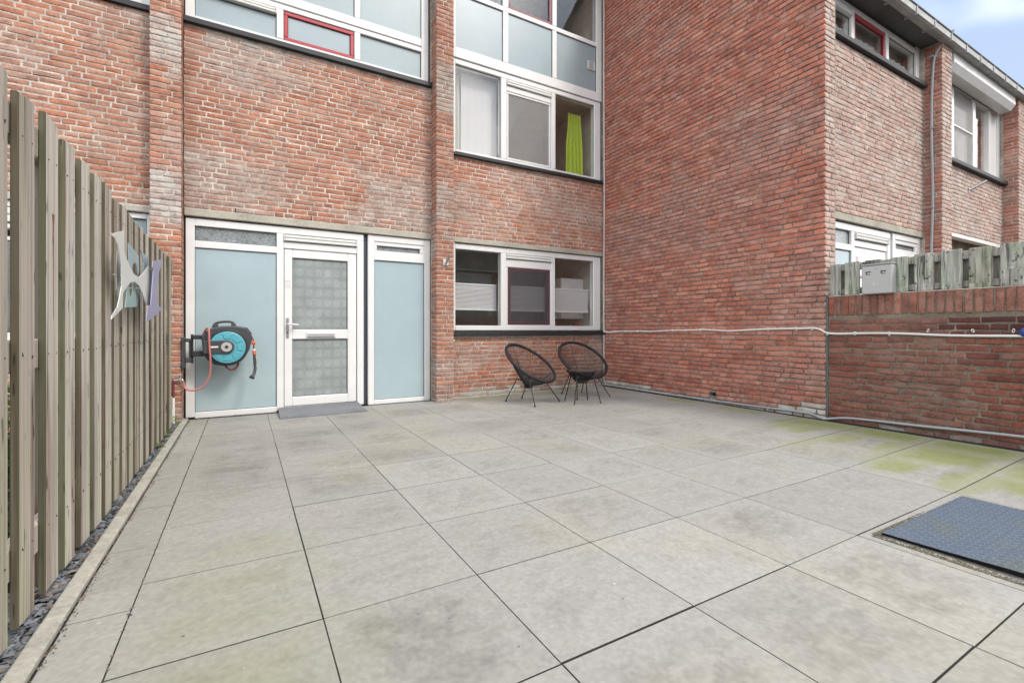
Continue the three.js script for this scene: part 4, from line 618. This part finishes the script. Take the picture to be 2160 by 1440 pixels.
// metal wall sculpture on the fence: cut and bent sheet pieces
{
  const s = thing('wall_sculpture', 'abstract sheet metal sculpture in white, blue, green and purple on the wooden fence', 'sculpture', [-0.6, 1.07, -3.7]);
  const sheet = (pts, x, bow, m, name) => { const k = x / -0.6, q = pts.map(([z, y]) => [-z * k, 1.02 + (y - 1.02) * k]); const zs = q.map(p => p[0]), a = Math.min(...zs), b = Math.max(...zs);
    const sp = new THREE.Shape(); q.forEach(([u, v], i) => i ? sp.lineTo(u, v) : sp.moveTo(u, v)); sp.closePath();
    let g = extrude(sp, 0.003, 0.0008); g = subdivide(subdivide(subdivide(g))); g.rotateY(Math.PI / 2); const P = g.attributes.position; for (let i = 0; i < P.count; i++) { const t = clamp((-P.getZ(i) - a) / (b - a)); P.setX(i, P.getX(i) + x + bow * Math.sin(Math.PI * t) - bow * 0.4); } g.computeVertexNormals(); part(s, name, g, m); };
  function subdivide(g) { const p = g.attributes.position, P = []; for (let i = 0; i < p.count; i += 3) { const a = [0, 1, 2].map(k => new THREE.Vector3().fromBufferAttribute(p, i + k)), m = [0, 1, 2].map(k => a[k].clone().lerp(a[(k + 1) % 3], 0.5)); for (const t of [[a[0], m[0], m[2]], [m[0], a[1], m[1]], [m[2], m[1], a[2]], [m[0], m[1], m[2]]]) for (const v of t) P.push(v.x, v.y, v.z); } const o = new THREE.BufferGeometry(); o.setAttribute('position', new THREE.Float32BufferAttribute(P, 3)); o.setAttribute('normal', new THREE.Float32BufferAttribute(new Float32Array(P.length), 3)); o.setAttribute('uv', new THREE.Float32BufferAttribute(P.length / 3 * 2, 2)); const U = new Float32Array(P.length / 3 * 2); for (let i = 0; i < P.length / 3; i++) { U[2 * i] = P[3 * i]; U[2 * i + 1] = P[3 * i + 1]; } o.setAttribute('uv', new THREE.BufferAttribute(U, 2)); return o; }
  const metal = c => std(c, { metalness: 0.35, roughness: 0.45, map: paintMap });
  sheet([[-3.085, 1.513], [-3.192, 1.529], [-3.415, 1.583], [-3.419, 1.475], [-3.476, 1.438], [-3.583, 1.395], [-3.698, 1.364], [-3.848, 1.362], [-4.011, 1.407], [-4.19, 1.468], [-4.405, 1.473], [-4.287, 1.197], [-4.114, 1.192], [-4.011, 1.252], [-3.848, 1.308], [-3.722, 1.32], [-3.606, 1.31], [-3.476, 1.264], [-3.395, 1.226], [-3.385, 1.141], [-3.227, 1.097], [-3.142, 1.074], [-3.15, 1.093], [-3.263, 1.14], [-3.318, 1.199], [-3.366, 1.268], [-3.356, 1.378], [-3.281, 1.476], [-3.21, 1.507]], -0.57, 0.004, metal(lin(0.72, 0.72, 0.70)), 'white_plate');
  sheet([[-3.272, 1.449], [-3.245, 1.365], [-3.249, 1.237], [-3.29, 1.202], [-3.33, 1.243], [-3.33, 1.439]], -0.60, 0, metal(lin(0.55, 0.55, 0.54)), 'backing_strip');
  sheet([[-3.55, 1.537], [-3.861, 1.5], [-3.874, 1.388], [-3.822, 1.367], [-3.797, 1.42], [-3.722, 1.444], [-3.651, 1.413], [-3.628, 1.372], [-3.561, 1.393]], -0.592, 0.002, metal(lin(0.36, 0.46, 0.50)), 'blue_plate');
  sheet([[-3.887, 1.558], [-4.011, 1.541], [-4.206, 1.535], [-4.206, 1.479], [-4.011, 1.413], [-4.011, 1.477], [-3.969, 1.53]], -0.597, 0.002, metal(lin(0.36, 0.47, 0.53)), 'blue_plate');
  sheet([[-3.675, 1.318], [-3.747, 1.325], [-3.784, 1.164], [-3.466, 1.15], [-3.518, 1.267], [-3.561, 1.284], [-3.572, 1.224], [-3.606, 1.216], [-3.651, 1.243]], -0.592, 0.002, metal(lin(0.32, 0.46, 0.44)), 'green_plate');
  sheet([[-3.747, 1.31], [-3.822, 1.255], [-3.941, 1.295], [-3.797, 1.172], [-3.776, 1.227]], -0.60, 0, metal(lin(0.36, 0.46, 0.52)), 'blue_plate');
  sheet([[-4.388, 1.533], [-4.895, 1.614], [-4.686, 1.485], [-4.588, 1.338], [-4.646, 1.21], [-4.873, 1.197], [-4.222, 1.083], [-4.129, 1.082], [-4.206, 1.19], [-4.303, 1.201], [-4.416, 1.474], [-4.371, 1.487]], -0.545, 0.003, metal(lin(0.36, 0.33, 0.50)), 'purple_plate');
  part(s, 'mounting_pin', [[1.30, -3.55], [1.28, -3.75], [1.33, -3.42]].map(([y, z]) => rod([-0.645, y, z], [-0.575, y, z], 0.006, 0.006, 8)), M.steel);
}
// ---------------------------------------------------------------- hose reel, tap and standpipe by the pier
{
  const t = thing('hose_reel', 'charcoal and turquoise wall hose reel swung out in front of the blue panel', 'hose reel', [-0.16, 0.6, -6.22]);
  const zb = -6.30, zc = -6.19;
  const body = shape2([[-0.419, 0.955], [-0.37, 1.005], [-0.308, 1.045], [-0.22, 1.062], [-0.09, 1.066], [0.032, 1.045], [0.072, 0.988], [0.079, 0.911], [0.052, 0.79], [0.006, 0.70], [-0.092, 0.627], [-0.182, 0.608], [-0.283, 0.627], [-0.357, 0.681], [-0.394, 0.755], [-0.406, 0.872]]);
  const g = extrude(body, 0.10, 0.018, 3); g.translate(0, 0, zb); part(t, 'housing', g, M.charcoal);
  const ring = extrude((() => { const s = new THREE.Shape(); s.absarc(-0.163, 0.822, 0.205, 0, Math.PI * 2); return s; })(), 0.02, 0.008, 2, 40); ring.translate(0, 0, zc); part(t, 'drum_rim', ring, M.charcoalDark);
  const disc = extrude((() => { const s = new THREE.Shape(); s.absarc(-0.163, 0.822, 0.178, 0, Math.PI * 2); return s; })(), 0.022, 0.01, 2, 48); disc.translate(0, 0, zc + 0.018); const dp = part(t, 'drum_cover', disc, M.turquoise);
  for (let k = 0; k < 8; k++) { const a = k * Math.PI / 4 + Math.PI / 2, c = Math.cos(a), n = Math.sin(a), q = [[0.095, -0.032], [0.150, -0.048], [0.150, 0.048], [0.095, 0.032]].map(([r, w]) => [-0.163 + r * c - w * n, 0.822 + r * n + w * c]); if (k === 2) continue; const e = extrude(shape2(q), 0.006, 0.004, 1); e.translate(0, 0, zc + 0.046); part(dp, 'moulded_rib', e, M.turquoise); }
  const arm = new THREE.Shape(); arm.moveTo(-0.39, 0.758); arm.lineTo(-0.17, 0.754); arm.absarc(-0.17, 0.828, 0.074, -Math.PI / 2, Math.PI / 2); arm.lineTo(-0.39, 0.898); arm.closePath();
  const ag = extrude(arm, 0.02, 0.006, 2, 20); ag.translate(0, 0, zc + 0.046); const ap = part(t, 'centre_arm', ag, M.charcoal);
  part(ap, 'hub', [rod([-0.171, 0.828, zc + 0.06], [-0.171, 0.828, zc + 0.084], 0.056, 0.052, 28)], M.hubGrey); part(ap, 'hub_hole', rod([-0.171, 0.828, zc + 0.083], [-0.171, 0.828, zc + 0.0855], 0.018, 0.018, 16), M.seal); part(ap, 'white_bar', box(-0.325, -0.25, 0.82, 0.838, zc + 0.068, zc + 0.0745, 0.004), M.whitePvc);
  part(t, 'carry_handle', [tube([[-0.308, 1.04, zb + 0.05], [-0.282, 1.09, zb + 0.05], [-0.24, 1.106, zb + 0.05], [-0.15, 1.112, zb + 0.05], [-0.115, 1.102, zb + 0.05], [-0.086, 1.055, zb + 0.05]], 0.014, 24, 8), box(-0.30, -0.255, 1.03, 1.085, zb + 0.03, zb + 0.07, 0.006), box(-0.13, -0.095, 1.03, 1.09, zb + 0.03, zb + 0.07, 0.006)], M.charcoal);
  part(t, 'wall_bracket', [box(-0.594, -0.565, 0.60, 0.935, zb + 0.0, zb + 0.10, 0.006), box(-0.565, -0.505, 0.885, 0.925, zb + 0.02, zb + 0.08, 0.006), box(-0.565, -0.505, 0.66, 0.71, zb + 0.02, zb + 0.08, 0.006), box(-0.53, -0.512, 0.70, 0.89, zb + 0.03, zb + 0.07, 0.004)], M.charcoal);
  part(t, 'swing_arm', [box(-0.50, -0.385, 0.915, 0.962, zb + 0.01, zb + 0.09, 0.008), box(-0.50, -0.385, 0.725, 0.785, zb + 0.01, zb + 0.09, 0.008), rod([-0.50, 0.65, zb + 0.05], [-0.50, 0.97, zb + 0.05], 0.013)], M.charcoalDark);
  part(t, 'supply_hose', tube([[-0.40, 0.95, -6.21], [-0.37, 1.02, -6.16], [-0.341, 1.037, -6.13], [-0.335, 0.982, -6.11], [-0.331, 0.844, -6.10], [-0.322, 0.692, -6.10], [-0.325, 0.554, -6.12], [-0.353, 0.454, -6.13], [-0.401, 0.391, -6.14], [-0.461, 0.363, -6.15], [-0.52, 0.363, -6.16], [-0.555, 0.385, -6.18], [-0.57, 0.43, -6.19]], 0.010, 80, 10), M.hose);
  part(t, 'hose_loop', tube([[-0.20, 0.64, -6.21], [-0.175, 0.598, -6.2], [-0.124, 0.566, -6.2], [-0.072, 0.598, -6.2], [-0.055, 0.66, -6.21]], 0.010, 30, 8), M.hoseDark);
  const n = part(t, 'spray_gun', [rod([0.098, 0.80, -6.2], [0.108, 0.61, -6.2], 0.014, 0.016, 12), tube([[0.108, 0.62, -6.2], [0.110, 0.57, -6.195], [0.098, 0.51, -6.18], [0.082, 0.481, -6.16]], 0.016, 16, 10), rod([0.086, 0.492, -6.165], [0.075, 0.470, -6.15], 0.020, 0.030, 16)], M.charcoal);
  part(n, 'hose_tail', tube([[0.06, 0.96, -6.24], [0.080, 0.93, -6.21], [0.092, 0.889, -6.2], [0.098, 0.80, -6.2]], 0.007, 20, 8), M.hoseDark);
  part(n, 'orange_stop', clean(new THREE.SphereGeometry(0.024, 14, 10).scale(1, 0.85, 1).translate(0.095, 0.866, -6.2)), M.orange); part(n, 'coupling', [rod([0.099, 0.775, -6.2], [0.101, 0.735, -6.2], 0.018, 0.018, 14)], M.orange); part(n, 'white_collar', rod([0.0975, 0.80, -6.2], [0.099, 0.778, -6.2], 0.016, 0.016, 14), M.frame); part(n, 'trigger', tube([[0.118, 0.71, -6.19], [0.127, 0.66, -6.18], [0.122, 0.59, -6.185]], 0.005, 12, 6), M.hubGrey);
  const tp = thing('garden_tap', 'chrome outdoor tap on the pier beneath the hose reel', 'tap', [-0.60, 0.47, -6.2]);
  part(tp, 'spout', [rod([-0.665, 0.474, -6.205], [-0.605, 0.48, -6.19], 0.010), tube([[-0.605, 0.48, -6.19], [-0.585, 0.478, -6.18], [-0.572, 0.46, -6.18], [-0.57, 0.438, -6.185]], 0.010, 12, 8), rod([-0.602, 0.48, -6.19], [-0.602, 0.525, -6.185], 0.009)], M.steel);
  part(tp, 'tap_handle', rod([-0.622, 0.53, -6.185], [-0.582, 0.534, -6.185], 0.006), M.steel); part(tp, 'hose_coupling', rod([-0.57, 0.442, -6.186], [-0.569, 0.405, -6.188], 0.014, 0.014, 12), M.hose);
  const sp = thing('standpipe', 'short white pipe stub standing beside the fence end under the tap', 'pipe', [-0.655, 0, -6.2]); part(sp, 'lagging', rod([-0.665, 0.28, -6.2], [-0.665, 0.48, -6.205], 0.012, 0.012, 10), M.hoseDark); part(sp, 'sleeve', rod([-0.665, -0.03, -6.2], [-0.665, 0.286, -6.2], 0.0155, 0.0155, 12), M.whitePvc);
}
// ---------------------------------------------------------------- acapulco style chairs and side table
function cordChair(pos, turn, label) { // local: faces +z, origin on the ground
  const t = thing('cord_chair', label, 'chair', pos, 'black cord chairs'); t.rotation.y = turn;
  const C = new THREE.Vector3(0, 0.555, 0.0), e1 = new THREE.Vector3(1, 0, 0), tilt = 0.64, e2 = new THREE.Vector3(0, Math.sin(tilt), -Math.cos(tilt)), nn = new THREE.Vector3().crossVectors(e1, e2).normalize();
  const A = 0.365, B = 0.41, rp = a => C.clone().addScaledVector(e1, A * Math.cos(a) * (1 - 0.035 * Math.sin(a))).addScaledVector(e2, B * Math.sin(a)).toArray();
  const N = 64, ring = []; for (let i = 0; i < N; i++) ring.push(rp(i / N * 2 * Math.PI));
  part(t, 'rim', tube(ring, 0.021, 96, 10, true), M.black, true);
  const H = new THREE.Vector3(0, 0.245, -0.03), hp = a => [H.x + 0.085 * Math.cos(a), H.y + 0.012 * Math.sin(a), H.z - 0.035 * Math.sin(a)];
  const hub = []; for (let i = 0; i < 20; i++) hub.push(hp(i / 20 * 2 * Math.PI)); part(t, 'hub_ring', [tube(hub, 0.010, 40, 8, true), (() => { const g = new THREE.CylinderGeometry(0.08, 0.07, 0.05, 20); g.scale(1, 1, 0.72); g.translate(H.x, H.y - 0.025, H.z); return clean(g); })()], M.black, true);
  const cords = []; for (let i = 0; i < 76; i++) { const a = i / 76 * 2 * Math.PI, p = rp(a), q = hp(a), m = [0, 1, 2].map(k => mix(p[k], q[k], 0.55)); m[1] -= 0.018; cords.push(tube([p, m, q], 0.0030, 5, 5)); cords.push(clean(new THREE.TorusGeometry(0.022, 0.0035, 5, 8).translate(...p))); } part(t, 'cord_web', cords, M.black, true);
  for (const a of [Math.PI / 2, Math.PI * 1.18, -Math.PI * 0.18]) part(t, 'frame_rod', tube([rp(a), [0, 1, 2].map(k => mix(rp(a)[k], hp(a)[k], 0.5) - (k === 1 ? 0.025 : 0)), hp(a)], 0.0065, 8, 7), M.blackMetal, true);
  const feet = [[-0.29, 0.30], [0.29, 0.30], [-0.185, -0.30], [0.185, -0.30]], hips = [[-0.17, 0.305, 0.12], [0.17, 0.305, 0.12], [-0.14, 0.33, -0.13], [0.14, 0.33, -0.13]];
  part(t, 'leg_frame', tube([hips[0], [0, 0.27, 0.13], hips[1], [0.165, 0.31, 0], hips[3], [0, 0.30, -0.14], hips[2], [-0.165, 0.31, 0]], 0.0075, 48, 7, true), M.blackMetal, true);
  feet.forEach(([x, z], i) => { const l = part(t, 'leg', rod([x, 0.008, z], hips[i], 0.0075, 0.0075, 8), M.blackMetal, true); part(l, 'foot_cap', rod([x, 0.0, z], [x + (hips[i][0] - x) * 0.06, 0.022, z + (hips[i][2] - z) * 0.06], 0.013, 0.010, 10), M.seal, true); });
  return t;
}
cordChair([3.50, 0.004, -5.60], 0.36, 'black cord chair turned side-on near the middle of the kitchen window');
cordChair([4.45, 0.02, -5.63], -0.08, 'black cord chair behind the small glass table in the wall corner');
{
  const t = thing('side_table', 'small round side table with dark glass top before the corner chair', 'table', [4.06, 0.012, -5.16]);
  const top = clean(new THREE.LatheGeometry([[0.0, 0.438], [0.19, 0.438], [0.196, 0.441], [0.196, 0.446], [0.19, 0.449], [0, 0.449]].map(p => new THREE.Vector2(...p)), 40)); part(t, 'table_top', top, phy(lin(0.03, 0.035, 0.04), { roughness: 0.06, clearcoat: 1, clearcoatRoughness: 0.03 }), true);
  const r = []; for (let i = 0; i < 32; i++) r.push([0.203 * Math.cos(i / 16 * Math.PI), 0.440, 0.203 * Math.sin(i / 16 * Math.PI)]); part(t, 'rim', tube(r, 0.011, 64, 8, true), M.black, true);
  const cords = []; for (let i = 0; i < 44; i++) { const a = i / 22 * Math.PI; cords.push(rod([0.203 * Math.cos(a), 0.435, 0.203 * Math.sin(a)], [0.09 * Math.cos(a + 0.2), 0.30, 0.09 * Math.sin(a + 0.2)], 0.0028, 0.0028, 5)); } part(t, 'cord_web', cords, M.black, true);
  const lo = []; for (let i = 0; i < 20; i++) lo.push([0.09 * Math.cos(i / 10 * Math.PI), 0.30, 0.09 * Math.sin(i / 10 * Math.PI)]); part(t, 'lower_ring', tube(lo, 0.007, 40, 7, true), M.blackMetal, true);
  for (const [x, z] of [[-0.11, -0.24], [-0.22, 0.13], [0.17, 0.21], [0.20, -0.11]]) part(t, 'leg', rod([x, 0, z], [x * 0.55, 0.432, z * 0.55], 0.0075, 0.0075, 8), M.blackMetal, true);
}
// ---------------------------------------------------------------- mats
{
  const rub = tex(256, 256, (u, v, o) => grey(o, 0.5 + 0.5 * Math.sin(u * 2 * Math.PI * 16) * 0.9), { srgb: false, size: [0.32, 0.32] });
  const m = phy(lin(0.27, 0.29, 0.33), { map: concreteMap, bumpMap: rub, bumpScale: 0.002, roughness: 0.7 });
  const t = thing('threshold_ramp', 'grey rubber ramp lying against the doorstep of the white front door', 'ramp', [0.85, 0, -6.2]);
  const L = (x, z) => gy(x);
  part(t, 'slope', polys([[[0.352, 0.012, -5.93], [1.335, 0.010, -5.965], [1.315, 0.062, -6.455], [0.366, 0.058, -6.455]], [[0.352, 0.0, -5.93], [1.335, 0.0, -5.965], [1.335, 0.010, -5.965], [0.352, 0.012, -5.93]], [[0.366, 0, -6.455], [0.352, 0.0, -5.93], [0.352, 0.012, -5.93], [0.366, 0.058, -6.455]], [[1.335, 0.0, -5.965], [1.315, 0, -6.455], [1.315, 0.062, -6.455], [1.335, 0.010, -5.965]], [[1.315, 0, -6.455], [0.366, 0, -6.455], [0.366, 0.058, -6.455], [1.315, 0.062, -6.455]]]), m);
  // rubber sheet with raised scale pattern
  const x0 = 2.745, x1 = 3.76, z0 = -1.105, z1 = 0.35;
  const r = thing('rubber_mat', 'blue grey rubber mat with scale pattern lying on the patio by the frame edge', 'mat', [3.25, 0, -0.4]);
  const yy = (x, z) => 0.016 + gy(x) + 0.014 * sstep(3.1, 2.745, x) * sstep(-1.1, -0.55, z);
  const nx = 24, nz = 24, P = [], I = [], U = []; for (let j = 0; j <= nz; j++) for (let i = 0; i <= nx; i++) { const x = mix(x0, x1, i / nx) + 0.05 * (j / nz) * (1 - i / nx) * 0.6, z = mix(z0, z1, j / nz); P.push(x, yy(x, z) + 0.0008 * Math.sin(i * 1.3 + j), z); U.push(x, z); }
  for (let j = 0; j < nz; j++) for (let i = 0; i < nx; i++) { const a = j * (nx + 1) + i; I.push(a, a + nx + 1, a + 1, a + 1, a + nx + 1, a + nx + 2); }
  const g = new THREE.BufferGeometry(); g.setAttribute('position', new THREE.Float32BufferAttribute(P, 3)); g.setAttribute('uv', new THREE.Float32BufferAttribute(U, 2)); g.setIndex(I); g.computeVertexNormals();
  const scale = (u, v) => { let h = 0; const a = u * 2, b = v * 4; for (const row of [Math.floor(b), Math.floor(b) - 1]) { const off = (row & 1) * 0.5, cx = Math.floor(a - off) + off + 0.5, d = Math.hypot(a - cx, (b - row) * 0.62); h = Math.max(h, sstep(0.07, 0.02, Math.abs(d - 0.5))); } return h; };
  const sc = tex(256, 256, (u, v, o) => grey(o, scale(u * 4, v * 4)), { srgb: false, size: [0.40, 0.40] });
  const sm = tex(512, 512, (u, v, o) => { const k = scale(u * 8, v * 8), n = loop(u, v, 5, 40, 4), f = loop(u, v, 70, 41, 2), d = sstep(0.45, 0.75, n); o[0] = 0.40 + 0.14 * k + 0.10 * (f - 0.5) + 0.02 * d; o[1] = 0.46 + 0.13 * k + 0.10 * (f - 0.5) + 0.01 * d; o[2] = 0.54 + 0.11 * k + 0.10 * (f - 0.5) - 0.06 * d; }, { size: [0.80, 0.80] });
  part(r, 'sheet', g, phy(lin(0.60, 0.60, 0.60), { map: sm, bumpMap: sc, bumpScale: 0.0025, roughness: 0.55 }));
  const eg = []; for (let j = 0; j < nz; j++) { const q = k => { const z = mix(z0, z1, k / nz), x = x0 + 0.05 * (k / nz) * 0.6; return [x, z]; }; const [a, za] = q(j), [b, zb] = q(j + 1); eg.push([[a, yy(a, za) - 0.0005, za], [b, yy(b, zb) - 0.0005, zb], [b + 0.012, yy(b, zb) - 0.015, zb], [a + 0.012, yy(a, za) - 0.015, za]]); } eg.push([[x0, 0.002, z0], [x1, 0.002 + gy(x1), z0], [x1, yy(x1, z0), z0], [x0, yy(x0, z0), z0]], [[x1, 0.002 + gy(x1), z0], [x1, 0.002 + gy(x1), z1], [x1, yy(x1, z1), z1], [x1, yy(x1, z0), z0]]);
  part(r, 'edge', polys(eg), M.black);
  part(r, 'underlay', box(x0 + 0.03, x1 - 0.02, 0.002, 0.014, z0 + 0.02, z1 - 0.02, 0.002), M.black);
  scatter('mud_crumbs', 3600, q => { const a = q(), w = 0.05 * q() * q(); return a < 0.6 ? [x0 - 0.05 + 1.2 * w, 0.001, z0 - 0.02 + 0.9 * q()] : [x0 - 0.02 + 0.6 * q() * q(), 0.001 , z0 - 0.03 + w]; }, std(lin(1.1, 1.0, 0.7), { roughness: 1 }), 'brown mud crumbs along the edge of the rubber mat', 0.002, 0.006, 9);
}
// ---------------------------------------------------------------- plants
function leafGeo(l, w) { return polys([[[0, 0, 0], [w, l * 0.35, 0.1 * l], [0, l * 0.5, 0.03 * l]], [[0, 0, 0], [0, l * 0.5, 0.03 * l], [-w, l * 0.35, 0.1 * l]], [[0, l * 0.5, 0.03 * l], [w, l * 0.35, 0.1 * l], [0, l, -0.06 * l]], [[0, l * 0.5, 0.03 * l], [0, l, -0.06 * l], [-w, l * 0.35, 0.1 * l]]]); }
function plant(name, label, cat, base, n, rad, h, l, cols, seed, group) {
  const t = thing(name, label, cat, base, group), r = rng(seed), lv = cols.map(() => []), st = [], d = new THREE.Object3D();
  for (let i = 0; i < n; i++) { const a = r() * 6.28, q = Math.sqrt(r()) * rad, y = h * (0.08 + 0.92 * Math.pow(r(), 0.8)), k = Math.sin(Math.PI * clamp(0.25 + 0.7 * y / h)); d.position.set(q * k * Math.cos(a), y, q * k * Math.sin(a)); d.rotation.set(0.5 + r() * 1.2, a + rrs(r, 1), rrs(r, 0.7)); d.rotation.order = 'YXZ'; const s = 0.6 + 0.7 * r(); d.scale.set(s, s, s); d.updateMatrix(); lv[Math.min(cols.length - 1, Math.floor((y / h * 0.7 + 0.3 * r()) * cols.length))].push(leafGeo(l, l * 0.3).applyMatrix4(d.matrix)); if (i % 9 === 0) st.push(rod([q * 0.2 * Math.cos(a), 0, q * 0.2 * Math.sin(a)], d.position.toArray(), 0.004, 0.002, 5)); }
  lv.forEach((g, i) => g.length && part(t, 'foliage', merge(g), phy(lin(...cols[i]), { roughness: 0.6, transmission: 0.3, thickness: 0 }), true)); part(t, 'stem', merge(st), std(lin(0.08, 0.06, 0.03)), true); return t;
}
scatter('leaf_litter', 420, r => { const a = r(); return [-0.5 + 0.85 * a, 0.003 + 0.004 * r(), -6.425 + 0.03 * r() * r()]; }, std(lin(0.7, 0.65, 0.6), { roughness: 1 }), 'dark crumbs and leaf litter along the foot of the blue entrance panel', 0.004, 0.011, 12);
const rrs = (r, a) => (r() - 0.5) * 2 * a;
plant('shrub', 'leafy green shrub seen low through the gap in the wooden fence', 'shrub', [-1.15, -0.05, -2.95], 900, 0.42, 0.62, 0.09, [[0.05, 0.16, 0.03], [0.07, 0.22, 0.05]], 3, 'shrubs behind the wooden fence');
plant('shrub', 'yellow green variegated shrub behind the wooden fence', 'shrub', [-1.75, -0.05, -4.3], 1300, 0.55, 1.02, 0.09, [[0.07, 0.16, 0.03], [0.22, 0.26, 0.04], [0.50, 0.42, 0.05]], 4, 'shrubs behind the wooden fence');
plant('shrub', 'dense dark shrub against the back of the fence near the pier', 'shrub', [-1.4, -0.05, -5.4], 700, 0.45, 0.8, 0.08, [[0.04, 0.10, 0.03], [0.06, 0.14, 0.04]], 5, 'shrubs behind the wooden fence');
const wl = [['small weed tuft in the gravel at the foot of the pier', -0.66, -6.1, 36, 0.07, 0.10], ['bright weed sprouting from the slate strip beside the fence boards', -0.64, -4.98, 44, 0.07, 0.05], ['tiny weed in the slate strip between pier and bright weed', -0.645, -5.5, 20, 0.05, 0.05]];
wl.forEach(([lab, x, z, n, q, h], i) => plant('weed', lab, 'weed', [x, 0.0, z], n, q, h, 0.034, [[0.16, 0.34, 0.05], [0.28, 0.42, 0.07]], 20 + i, 'weeds in the gravel strip'));
// ---------------------------------------------------------------- behind the viewer: garden end fence and the row across, mirrored in the panes
{
  const f = thing('board_fence', 'wooden garden end fence opposite the houses', 'fence', [2.5, 0, 3.6]);
  for (let k = 0; k < 31; k++) part(f, 'board', box(-0.62 + k * 0.2, -0.62 + k * 0.2 + 0.17, 0.02, 1.72 + rr(-0.02, 0.02), 3.60, 3.62, 0.004, [R(), R()]), pick(woodTints));
  part(f, 'rail', box(-0.62, 5.6, 1.3, 1.4, 3.621, 3.66, 0.004), woodTints[2]);
  const h = thing('opposite_house', 'brick house row opposite with dark tiled roof and white windows', 'house', [12, 0, 21]);
  part(h, 'wall', box(-4, 34, -0.1, 5.65, 20, 26, 0), std(lin(0.30, 0.13, 0.09), { map: mortarMap, roughness: 0.95 }));
  const rl = []; for (let k = 0; k < 14; k++) { const z = 19.6 + k * 0.3, y = 5.6 + k * 0.24; rl.push(polys([[[34.5, y, z], [-4.5, y, z], [-4.5, y + 0.27, z + 0.3], [34.5, y + 0.27, z + 0.3]], [[-4.5, y, z], [34.5, y, z], [34.5, y - 0.04, z], [-4.5, y - 0.04, z]]])); } part(h, 'roof', rl, M.roofTile);
  part(h, 'gutter', box(-4.5, 34.5, 5.5, 5.6, 19.45, 19.6, 0.02), M.greyPvc);
  for (let k = 0; k < 9; k++) { const x = -2 + k * 4, w = part(h, 'window', [box(x, x + 2.9, 4.15, 4.23, 19.93, 19.999, 0.01), box(x, x + 2.9, 5.30, 5.38, 19.93, 19.999, 0.01), box(x, x + 0.08, 4.23, 5.30, 19.93, 19.999, 0.01), box(x + 1.4, x + 1.5, 4.23, 5.30, 19.93, 19.999, 0.01), box(x + 2.82, x + 2.9, 4.23, 5.30, 19.93, 19.999, 0.01)], M.frame); part(w, 'pane', box(x + 0.08, x + 2.82, 4.23, 5.30, 19.96, 19.97, 0), M.skyPanel); }
}
scene.updateMatrixWorld(true);
renderer.render(scene, camera);
